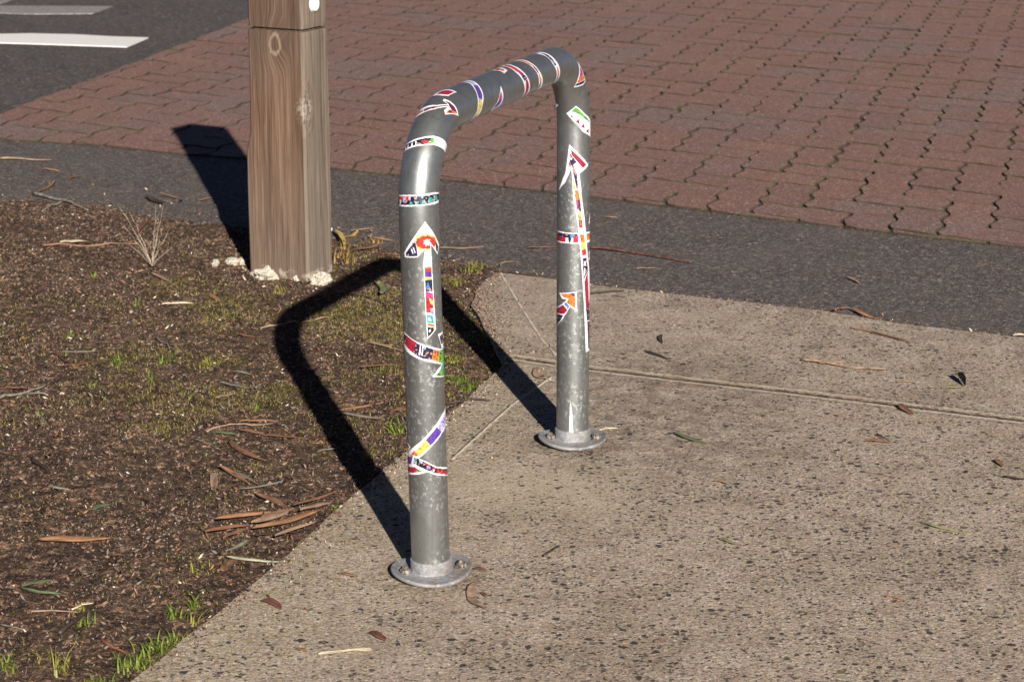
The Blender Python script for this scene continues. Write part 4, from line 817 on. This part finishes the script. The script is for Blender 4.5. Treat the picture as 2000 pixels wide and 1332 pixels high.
for a in [
 ((1631, 612), (1664, 603), 6, 'orange', 'narrow orange leaf at the seam of footpath and asphalt', dict(group=GC, lift=.012)),
 ((1664, 604), (1722, 624), 11, 'orange', 'orange gum leaf lying over the seam of footpath and asphalt', dict(group=GC, lift=.012)),
 ((1660, 642), (1778, 672), 7, 'brown', 'long dark brown leaf on the footpath beyond the joint', dict(group=GC)),
 ((1978, 657), (2003, 657), 9, 'cream', 'cream leaf end at the right frame edge by the seam', dict(group=GC)),
 ((1752, 748), (1786, 746), 7, 'tan', 'small tan leaf at the end of the straw on the footpath', dict(group=GC)),
 ((1868, 740), (1884, 756), 12, 'black', 'black curled leaf on the footpath at right', dict(group=GC, lift=.02, curl=.9)),
 ((1839, 761), (1878, 759), 8, 'olive', 'olive leaf below the black curled leaf', dict(group=GC)),
 ((1755, 793), (1782, 811), 14, 'brown', 'brown leaf lying across the footpath joint', dict(group=GC, shape='blunt')),
 ((1689, 864), (1738, 867), 9, 'brown', 'brown leaf with a crossing stick on the right of the footpath', dict(group=GC)),
 ((1941, 900), (1959, 914), 9, 'orange', 'small orange curled leaf near the right frame edge', dict(group=GC)),
 ((1730, 1168), (1762, 1173), 8, 'orange', 'small orange scrap low on the right of the footpath', dict(group=GC, shape='strip')),
 ((1404, 1055), (1438, 1066), 6, 'olive', 'short olive needle leaf in the middle of the footpath', dict(group=GC)),
 ((1799, 1024), (1887, 1042), 5, 'olive', 'long thin olive leaf at the lower right of the footpath', dict(group=GC)),
 ((1316, 849), (1382, 869), 10, 'green', 'green leaf on the footpath right of the far foot', dict(group=GC)),
 ((1171, 843), (1206, 839), 6, 'cream', 'thin cream scrap just beyond the far foot', dict(group=GC, shape='strip')),
 ((622, 1284), (726, 1269), 13, 'cream', 'pale tan broad leaf on the footpath below the near foot', dict(group=GC, shape='strip', curl=.2)),
 ((722, 1239), (753, 1254), 14, 'reddark', 'small dark red gum nut shell above the pale tan leaf', dict(group=GC, shape='blunt', curl=.9, name='seed_pod', cat='seed pod')),
 ((512, 1177), (548, 1192), 15, 'reddark', 'dark red seed pod on the footpath near the dirt edge', dict(group=GC, shape='blunt', curl=.95, name='seed_pod', cat='seed pod')),
 ((660, 1122), (700, 1128), 8, 'brown', 'thin brown scrap left of the near foot', dict(group=GC)),
 ((922, 1112), (951, 1116), 7, 'reddark', 'dark brown scrap touching the right side of the near foot', dict(group=GC)),
 ((938, 1160), (950, 1168), 7, 'rust', 'tiny rust scrap inside the curved tan leaf', dict(group=GC, shape='blunt')),
 ((1258, 689), (1304, 703), 7, 'dark', 'dark narrow leaf on the footpath right of the far leg', dict(group=GC)),
 ((1292, 657), (1293, 672), 7, 'dark', 'tiny dark curled leaf right of the far leg', dict(group=GC)),
 ((1195, 580), (1225, 583), 9, 'grey', 'small grey leaf on the footpath behind the far leg', dict(group=GC)),
 ((580, 1268), (600, 1277), 5, 'orange', 'tiny orange sliver left of the pale tan leaf', dict(group=GC)),
 ((1277, 1253), (1296, 1255), 7, 'rust', 'tiny rust chip low in the middle of the footpath', dict(group=GC, shape='blunt')),
 ((1395, 941), (1423, 948), 8, 'tan', 'tan scrap in the middle of the footpath', dict(group=GC)),
 ((850, 484), (945, 482), 8, 'tan', 'tan leaf lying where dirt meets asphalt right of the near leg', dict(group=GA, bend=-.04)),
 ((389, 393), (421, 382), 7, 'orange', 'orange leaf on the asphalt beside the post shadow', dict(group=GA)),
 ((76, 375), (108, 355), 8, 'brown', 'curled brown leaf on the asphalt at left', dict(group=GA, lift=.015)),
 ((84, 330), (118, 333), 8, 'tan', 'tan leaf on the asphalt at the upper left', dict(group=GA)),
 ((136, 349), (157, 343), 7, 'brown', 'small brown leaf on the asphalt right of the curled one', dict(group=GA)),
 ((1243, 526), (1287, 523), 5, 'tan', 'thin straw on the asphalt right of the far leg', dict(group=GA)),
 ((1652, 541), (1679, 553), 6, 'tan', 'forked straw in the middle of the asphalt strip', dict(group=GA)),
 ((1030, 484), (1087, 481), 7, 'brown', 'brown leaf on the asphalt left of the far leg', dict(group=GA)),
 ((668, 470), (700, 452), 9, 'yellow', 'ochre dry leaf leaning right of the post foot', dict(group=GA, lift=.02)),
 ((700, 492), (742, 476), 9, 'orange', 'orange dry leaf right of the straw tuft at the post', dict(group=GA, lift=.015)),
 ((652, 452), (672, 490), 9, 'yellow', 'yellow upright dry leaf against the right side of the post', dict(group=GA, lift=.03)),
 ((716, 462), (770, 468), 8, 'tan', 'tan dry leaf between the post and the near leg', dict(group=GA)),
 ((978, 520), (1008, 508), 5, 'tan', 'curved straw on the asphalt above the slab corner', dict(group=GA, bend=.2)),
 ((1180, 423), (1205, 424), 4, 'tan', 'thin straw on the asphalt just right of the far leg', dict(group=GA)),
 ((285, 386), (326, 402), 13, 'dark', 'dark curled bark on the asphalt above the dry weed', dict(group=GA, name='bark_strip', cat='bark strip', lift=.02, curl=.7)),
 ((312, 383), (346, 400), 5, 'brown', 'arched brown leaf beside the dark curled bark', dict(group=GA, lift=.03, bend=.25)),
 ]: leaf(a[0], a[1], a[2], a[3], a[4], **dict(dict(bend=random.uniform(-.08, .08)), **a[5]))
# curved leaves lying as open rings
def ring_leaf(px, wpx, col, label, group):
    P = [G(*p) for p in px]; c0 = P[0].copy(); Q = []
    for i in range(25):
        u = i/24*(len(P)-1); k = min(int(u), len(P)-2); f = u-k
        p0, p1, p2, p3 = P[max(k-1, 0)], P[k], P[k+1], P[min(k+2, len(P)-1)]
        Q.append(.5*((2*p1)+(p2-p0)*f+(2*p0-5*p1+4*p2-p3)*f*f+(3*p1-p0-3*p2+p3)*f**3))
    vs, fs_ = [], []; w_ = wpx*mid_scale(c0)*.5
    for i, q in enumerate(Q):
        tdir = (Q[min(i+1, 24)]-Q[max(i-1, 0)]).normalized(); s_ = Vector((-tdir.y, tdir.x, 0)); h = w_*math.sin(math.pi*(i/24*.94+.03))**.6
        for v in (-1, -.5, 0, .5, 1): vs.append((q.x-c0.x+s_.x*h*v, q.y-c0.y+s_.y*h*v, .002+.35*h*v*v+.002*math.sin(i*.4)))
    for i in range(24):
        for j in range(4): k = i*5+j; fs_.append((k, k+5, k+6, k+1))
    o = mesh('gum_leaf', vs, fs_, lm_(col), None, True); o.modifiers.new('thick', 'SOLIDIFY').thickness = .0006
    o.location = (c0.x, c0.y, .0008); tag(o, label, 'leaf', group)
ring_leaf([(936, 1138), (921, 1152), (922, 1172), (932, 1184), (952, 1192)], 17, 'tan', 'curved tan leaf on the footpath against the near foot', GC)
ring_leaf([(1050, 720), (1046, 732), (1056, 741), (1072, 742)], 12, 'tan', 'curled tan leaf on the footpath left of the far leg', GC)
# --- twigs
twig([(66, 380), (98, 388), (126, 393), (150, 401), (172, 408)], 7, 'grey', 'grey forked twig where the dirt meets the asphalt at left', [[(123, 394), (104, 400), (82, 409)]])
twig([(-10, 779), (20, 771), (53, 765), (70, 759), (90, 752)], 7, 'grey', 'forked grey twig on the dirt at the left frame edge', [[(50, 766), (75, 767), (94, 770)]])
twig([(0, 310), (50, 311), (100, 314)], 4, 'tan', 'straight thin pale twig on the asphalt at upper left')
twig([(84, 477), (150, 476), (190, 474), (238, 473), (270, 475)], 5, 'brown', 'long straight brown twig left of the dry weed')
twig([(101, 648), (99, 668), (103, 682), (122, 697), (144, 710)], 5, 'reddark', 'bent dark red leaf stem on the dirt at left')
twig([(63, 894), (80, 908), (102, 924)], 9, 'dark', 'short dark stick on the dirt at left below the ochre leaf')
twig([(61, 1184), (100, 1184), (151, 1186)], 4, 'tan', 'straight straw at lower left, lower of two crossing')
twig([(140, 1180), (160, 1173), (185, 1169)], 4, 'cream', 'bent pale straw at lower left, upper of two crossing')
twig([(116, 1228), (150, 1203), (186, 1168)], 9, 'dark', 'long dark stick pointing up right at lower left')
twig([(508, 637), (540, 634), (584, 624), (647, 617)], 4, 'tan', 'pale twig crossing the hoop shadow at its bend')
twig([(404, 835), (450, 827), (490, 823), (533, 821)], 4, 'tan', 'thin pale twig above the dark green and brown leaves')
twig([(378, 852), (400, 860), (430, 870)], 3, 'grey', 'thin grey twig left of the broad brown leaf')
twig([(689, 572), (715, 580), (745, 585), (757, 600), (768, 604)], 4, 'dark', 'thin dark twig between the hoop shadow and the near leg')
twig([(1150, 484), (1190, 487), (1240, 494), (1290, 503), (1352, 512)], 5, 'reddark', 'long dark red twig on the asphalt right of the far leg')
twig([(1155, 576), (1172, 575), (1195, 573), (1219, 571)], 4, 'dark', 'short dark twig on the footpath behind the far leg')
twig([(872, 784), (905, 783), (958, 786)], 5, 'dark', 'thin dark twig poking over the slab edge right of the near leg')
twig([(1566, 706), (1610, 712), (1650, 719), (1700, 723), (1731, 726)], 5, 'tan', 'splintered pale straw lying on the far part of the footpath', [[(1600, 712), (1640, 713), (1652, 709)]])
twig([(1061, 1089), (1076, 1082), (1091, 1072)], 5, 'dark', 'short dark twig on the footpath right of the near foot')
twig([(1960, 934), (1985, 939), (2010, 941)], 4, 'dark', 'dark twig at the right frame edge of the footpath')
twig([(1713, 852), (1724, 859), (1736, 866)], 4, 'dark', 'tiny dark stick crossing the brown leaf at right')
twig([(185, 1285), (200, 1292), (222, 1306)], 4, 'dark', 'dark twig beside the lowest green tuft')
twig([(0, 1208), (20, 1214), (45, 1220)], 4, 'grey', 'grey twig at the bottom left frame edge')
twig([(304, 655), (325, 668), (349, 680)], 4, 'grey', 'thin grey twig on dirt in the middle of the verge')
twig([(306, 753), (322, 762), (348, 777)], 4, 'brown', 'thin brown twig on the verge right of a green sprout')
twig([(880, 524), (930, 528), (985, 531), (1040, 541), (1080, 545)], 4, 'dark', 'dark root thread along the seam left of the far leg')

# --- dry weed
def weed(px, tips, col, label, r=.0011, name='dry_weed', cat='weed'):
    b = G(*px); b.z = 0; vs, fs_ = [], []
    for (tx, ty) in tips:
        # tip height from the picture, leaning a little either way in depth
        q = G(tx, ty); k = random.uniform(.90, .99); d = (b.y+random.uniform(-.03, .05)-CAMP.y)/(q.y-CAMP.y); tp = CAMP+(q-CAMP)*d
        m1 = b.lerp(tp, .35)+Vector((random.uniform(-.01, .01), .01, .012)); P = []
        for i in range(9):
            u = i/8; P.append((b*(1-u)**2+m1*2*u*(1-u)+tp*u*u)+Vector((.0012*math.sin(i*2.3), 0, 0))-b)
        v, f = rod(P, r, r*.5, None, '', n_=5); kk = len(vs); vs += v; fs_ += [tuple(i+kk for i in ff) for ff in f]
        for i in (3, 5, 6, 7):
            e = P[i]+Vector((random.uniform(-.018, .018), random.uniform(-.015, .015), random.uniform(.008, .024)))
            v, f = rod([P[i], P[i].lerp(e, .5), e], r*.55, r*.25, None, '', n_=4); kk = len(vs); vs += v; fs_ += [tuple(j+kk for j in ff) for ff in f]
    o = mesh(name, vs, fs_, lm_(col), None, True); o.location = b; return tag(o, label, cat)
weed((297, 520), [(229, 398), (240, 440), (253, 414), (262, 455), (305, 402), (310, 430), (320, 398), (318, 440), (300, 450), (338, 484), (235, 465), (288, 470), (328, 455)], 'palestraw', 'dry pale weed with thin fanned stems standing in the dirt left of the post', .0007)

# --- grass
def gmat(name, a, b):
    t = NT(name); oi = t.n('ShaderNodeNewGeometry'); c = t.mix(oi.outputs['Random Per Island'], a, b)
    t.done(c, .5, spec=.4); t.b.inputs['Subsurface Weight'].default_value = 0.0
    tr = t.n('ShaderNodeBsdfTranslucent'); t.l(c, tr.inputs[0]); mx = t.n('ShaderNodeMixShader'); mx.inputs[0].default_value = .3
    t.l(t.b.outputs[0], mx.inputs[1]); t.l(tr.outputs[0], mx.inputs[2]); t.l(mx.outputs[0], t.out.inputs[0]); return t.m
M_g1 = gmat('fresh_grass', (.12, .19, .022), (.25, .31, .05)); M_g2 = gmat('yellowing_grass', (.20, .21, .035), (.34, .30, .08)); M_g4 = gmat('mossy_grass', (.12, .125, .022), (.25, .20, .06)); M_g3 = gmat('straw_grass', (.45, .30, .08), (.34, .22, .10))
def blade(vs, fs_, x, y, z, ang, h, lean, w_):
    k = len(vs); dx, dy = math.cos(ang), math.sin(ang); sx_, sy_ = -dy, dx
    for i in range(5):
        u = i/4; ww = w_*(1-u**1.6)*.5+.00015; zz_ = z+h*math.sin(u*1.25)/.95*(1-.25*lean*u); o_ = lean*h*u*u
        vs.append((x+dx*o_+sx_*ww, y+dy*o_+sy_*ww, zz_)); vs.append((x+dx*o_-sx_*ww, y+dy*o_-sy_*ww, zz_))
    for i in range(4): fs_.append((k+2*i, k+2*i+1, k+2*i+3, k+2*i+2))
def tuft(px, spread, h, n_, mat, label, wb=.0026, group='grass tufts growing in the dirt verge', name='grass_tuft'):
    b = G(*px); vs, fs_ = [], []; sx_, sy_ = spread
    for i in range(n_):
        x = random.gauss(0, sx_*.5); y = random.gauss(0, sy_*.5)
        blade(vs, fs_, x, y, -.002, random.uniform(0, 6.28), h*random.uniform(.45, 1.1), random.uniform(.4, 1.7), wb*random.uniform(.6, 1.2))
    o = mesh(name, vs, fs_, mat, None, False); o.location = (b.x, b.y, ground_z(b.x, b.y)); return tag(o, label, 'grass tuft', group)
tuft((272, 1291), (.040, .030), .022, 60, M_g1, 'wide bright green tuft at the bottom beside the footpath edge, the largest')
tuft((300, 1262), (.034, .030), .024, 44, M_g1, 'bright green tuft just above the largest one at the footpath edge')
tuft((332, 1245), (.022, .024), .022, 40, M_g1, 'green tuft touching the footpath edge, third from the bottom')
tuft((347, 1192), (.014, .018), .030, 18, M_g1, 'upright green tuft in the lower verge left of a taller stem')
tuft((376, 1172), (.016, .018), .034, 16, M_g1, 'tall green tuft with one long stem near the footpath edge')
tuft((383, 1206), (.008, .010), .028, 10, M_g2, 'small yellow green sprout under the tall stem tuft')
tuft((386, 1107), (.014, .015), .030, 14, M_g2, 'pale green tuft of few blades below the long sage leaf')
tuft((122, 1300), (.016, .02), .046, 14, M_g2, 'yellow green sprout at the bottom left with spreading blades')
tuft((17, 1296), (.020, .014), .034, 12, M_g1, 'thin green tuft in the bottom left corner')
tuft((98, 1277), (.025, .02), .022, 16, M_g2, 'low yellow tuft above the yellow green sprout at bottom left')
tuft((168, 1206), (.016, .02), .022, 12, M_g1, 'small green tuft beside the long dark stick')
tuft((157, 1184), (.014, .02), .020, 12, M_g2, 'small yellow green tuft at the crossing straws')
tuft((165, 1330), (.024, .014), .020, 30, M_g2, 'yellow green tuft cut by the bottom frame edge')
tuft((200, 1328), (.02, .02), .024, 26, M_g1, 'dark green tuft cut by the bottom frame edge')
tuft((925, 526), (.030, .030), .030, 80, M_g2, 'bright yellow green tuft behind the near leg by the asphalt')
tuft((886, 550), (.022, .025), .026, 50, M_g2, 'yellow green tuft just right of the near leg')
tuft((918, 752), (.022, .028), .022, 60, M_g1, 'green tuft right of the near leg on the slab edge')
tuft((893, 735), (.022, .035), .018, 90, M_g1, 'loose green tuft between the near leg and the far leg shadow')
tuft((888, 700), (.018, .024), .012, 60, M_g2, 'thin mossy tuft above the green tuft right of the near leg')
tuft((778, 835), (.018, .04), .036, 30, M_g1, 'green tuft against the left side of the near leg')
tuft((661, 988), (.008, .008), .020, 14, M_g1, 'green sprout at the right end of the bark heap')
tuft((498, 795), (.008, .02), .026, 10, M_g1, 'green sprout alone left of the hoop shadow')
tuft((718, 882), (.014, .014), .018, 24, M_g2, 'yellow tuft between the hoop shadow and the footpath')
tuft((227, 702), (.018, .018), .034, 20, M_g1, 'green tuft of long blades in the middle of the verge')
tuft((322, 700), (.014, .03), .026, 14, M_g1, 'small green tuft right of the one with long blades')
tuft((404, 703), (.03, .04), .018, 80, M_g2, 'broad yellow mossy tuft in the middle of the verge')
tuft((181, 747), (.012, .02), .018, 14, M_g1, 'small green rosette below the tuft of long blades')
tuft((86, 799), (.014, .02), .016, 14, M_g1, 'small green rosette near the forked twig at left')
tuft((136, 646), (.016, .02), .016, 16, M_g1, 'bright green rosette above the bent red stem')
tuft((292, 733), (.012, .02), .018, 12, M_g1, 'tiny green tuft right of centre in the verge')
tuft((547, 562), (.022, .025), .016, 40, M_g2, 'low green tuft in front of the timber post')
tuft((183, 533), (.006, .02), .022, 6, M_g1, 'single green sprout left of the dry weed')
tuft((265, 588), (.006, .02), .022, 6, M_g1, 'single green sprout left of the pale yellow leaf')
tuft((676, 500), (.030, .05), .060, 26, M_g3, 'tall dry straw coloured tuft at the right foot of the post', wb=.005)
tuft((672, 480), (.012, .012), .060, 8, M_g2, 'few green blades at the right corner of the post', wb=.0035)
tuft((738, 470), (.05, .03), .022, 26, M_g3, 'low dry straw coloured tuft left of the near leg at the asphalt', wb=.004)

# --- uncountable stuff: short moss and sprouts over the verge
vs, fs_ = [], []; cx, cy = G(640, 660)[:2]
def on_dirt(x, y, m=.0):
    i = int(round((x-XS[0])/.0055)); j = int(round((y-YS[0])/.0055))
    if not (0 <= i < nx and 0 <= j < ny): return None
    if Z[i, j] < -.045 or (ins[i, j]) : return None
    return float(Z[i, j])
cnt = 0
while cnt < 14500:
    x, y = random.uniform(-2.0, .2), random.uniform(2.4, 6.6); z = on_dirt(x, y)
    if z is None: continue
    dd = math.hypot((x-cx), (y-cy)*.55); f = .06+.94*math.exp(-(dd/.45)**2)
    f *= max(0, .35+2.2*float(fbm(x, y, 6, 3, 31)))
    if random.random() > f: continue
    cnt += 1; blade(vs, fs_, x, y, z-.001, random.uniform(0, 6.28), random.uniform(.003, .010)*(1.6 if random.random() < .07 else 1), random.uniform(.2, 1.4), random.uniform(.001, .0022))
o = mesh('short_grass', vs, fs_, M_g4, None, False); o.data.materials.append(M_g2)
mi = np.repeat(rng.random(len(fs_)//4) < .45, 4).astype(np.int32); o.data.polygons.foreach_set('material_index', mi); o['kind'] = 'stuff'; o['label'] = 'sparse short grass and moss on the dirt'

# leaf crumbs, chips and grit
chipm = [simple('crumb_'+k, c, .8, .3, 90, .2) for k, c in (('tan', (.245, .165, .125)), ('brown', (.125, .080, .060)), ('rust', (.16, .075, .048)), ('pale', (.56, .48, .39)), ('dark', (.040, .028, .022)), ('grey', (.17, .15, .13)), ('ochre', (.27, .15, .075)))]
def chips(name, pts, label, smin, smax, probs, sd):
    """pts: array of x, y, z"""
    r = np.random.default_rng(sd); N = len(pts); L = smin*(smax/smin)**(r.random(N)**2.9)
    w_ = np.where(L > .007, L*r.uniform(.12, .42, N), L*r.uniform(.35, .95, N)); a = r.uniform(0, math.pi, N); tl = r.normal(0, .42, N); ca, sa = np.cos(a), np.sin(a)
    hz = pts[:, 2]+.0005+.2*w_+np.abs(tl)*L*.3; m = r.uniform(-.3, .3, N); cols = []
    for u, v_ in ((-.5+0*m, -.1+0*m), (-.1+m*.3, -.5+0*m), (.5+0*m, m*.4), (.05+m*.5, .5+0*m)):
        px_, py_ = u*L, v_*w_; cols.append(np.stack([pts[:, 0]+px_*ca-py_*sa, pts[:, 1]+px_*sa+py_*ca, hz+tl*px_+r.normal(0, .08, N)*w_], -1))
    cols.append(np.stack([pts[:, 0], pts[:, 1], hz+L*.07+.0003+.1*w_], -1)); cols.append(np.stack([pts[:, 0], pts[:, 1], pts[:, 2]-.002], -1))
    V_ = np.stack(cols, 1).reshape(-1, 3); b = np.arange(N)[:, None, None]*6
    T_ = np.array([[q, (q+1) % 4, 4] for q in range(4)]+[[(q+1) % 4, q, 5] for q in range(4)])[None]
    F_ = (b+T_).reshape(-1, 3); ci = np.minimum(np.searchsorted(np.cumsum(probs), r.random(N)), len(chipm)-1)
    me = bpy.data.meshes.new(name); me.vertices.add(len(V_)); me.vertices.foreach_set('co', V_.ravel().astype(np.float32))
    me.loops.add(len(F_)*3); me.loops.foreach_set('vertex_index', F_.ravel().astype(np.int32)); me.polygons.add(len(F_)); me.polygons.foreach_set('loop_start', np.arange(0, len(F_)*3, 3, dtype=np.int32)); me.update(calc_edges=True)
    o = link(name, me, chipm); me.polygons.foreach_set('material_index', np.repeat(ci, 8).astype(np.int32)); o['kind'] = 'stuff'; o['label'] = label
def sample(reg, N, sd):
    r = np.random.default_rng(sd); out = []
    while len(out) < N:
        x, y, z = reg(r)
        if z is not None: out.append((x, y, z))
    return np.array(out)
r0 = np.random.default_rng(1); NX = 175000; qx = r0.uniform(-1.9, .25, NX); qy = 2.5+3.9*r0.random(NX)**1.15
qi = np.clip(np.round((qx-XS[0])/.0055).astype(int), 0, nx-1); qj = np.clip(np.round((qy-YS[0])/.0055).astype(int), 0, ny-1)
ok = (Z[qi, qj] > -.045) & ~ins[qi, qj] & (r0.random(NX) < .35+.65*np.clip(.5+1.5*fbm(qx, qy, 5, 3, 44), 0, 1))
chips('leaf_litter', np.stack([qx, qy, Z[qi, qj]], -1)[ok], 'crumbled leaves, bark chips and grit on the dirt', .0012, .017, (.22, .29, .07, .022, .28, .10, .018), 1)
SLx = [tuple(p) for p in le[:-1]]
def reg_slab(r):
    i = r.integers(0, len(le)-2); p = le[i]; x, y = p[0]+abs(r.normal(0, .016 if r.random() < .75 else .08)), p[1]+r.normal(0, .02)
    return x, y, (0.0 if inpoly(np.array([x]), np.array([y]), slabP)[0] else None)
chips('footpath_crumbs', sample(reg_slab, 2200, 2), 'soil crumbs and leaf bits scattered on the footpath edge', .002, .009, (.25, .25, .15, .08, .2, .05, .02), 2)
def reg_corner(r):
    p = G(936, 600); x, y = p.x+r.normal(0, .035), p.y+r.normal(0, .16)
    return x, y, (0.0 if inpoly(np.array([x]), np.array([y]), slabP)[0] else None)
chips('corner_crumbs', sample(reg_corner, 900, 7), 'soil and leaf crumbs over the near corner of the footpath', .0015, .009, (.25, .30, .10, .02, .25, .06, .02), 7)
def reg_open(r):
    g_ = G(r.uniform(880, 2050), r.uniform(560, 1400)); x, y = g_.x, g_.y; return x, y, (0.0 if inpoly(np.array([x]), np.array([y]), slabP)[0] else None)
chips('footpath_specks', sample(reg_open, 110, 3), 'scattered leaf specks on the footpath', .002, .010, (.25, .25, .2, .06, .2, .04, .0), 3)
def reg_strip(r):
    i = r.integers(0, len(lo_l)-1); p = lo_l[i]
    if not -2.4 < p[0] < 1.8: return 0, 0, None
    d_ = abs(r.normal(0, .16 if p[0] < -.2 else .02)); x, y = p[0]+d_*.5, p[1]+d_*.85
    return x, y, (-.004 if inpoly(np.array([x]), np.array([y]), stripP)[0] else None)
chips('asphalt_litter', sample(reg_strip, 2600, 4), 'leaf crumbs along the edge of the asphalt strip', .002, .016, (.30, .25, .15, .04, .16, .06, .04), 4)
def reg_seam(r):
    i = r.integers(0, len(up_l)-1); p = up_l[i]
    if not -2.6 < p[0] < 1.8: return 0, 0, None
    return p[0]+r.normal(0, .01), p[1]+r.normal(0, .008), -.004
chips('seam_litter', sample(reg_seam, 1500, 5), 'dirt crumbs in the seam along the pavers', .002, .009, (.02, .05, .0, .0, .90, .03, .0), 5)
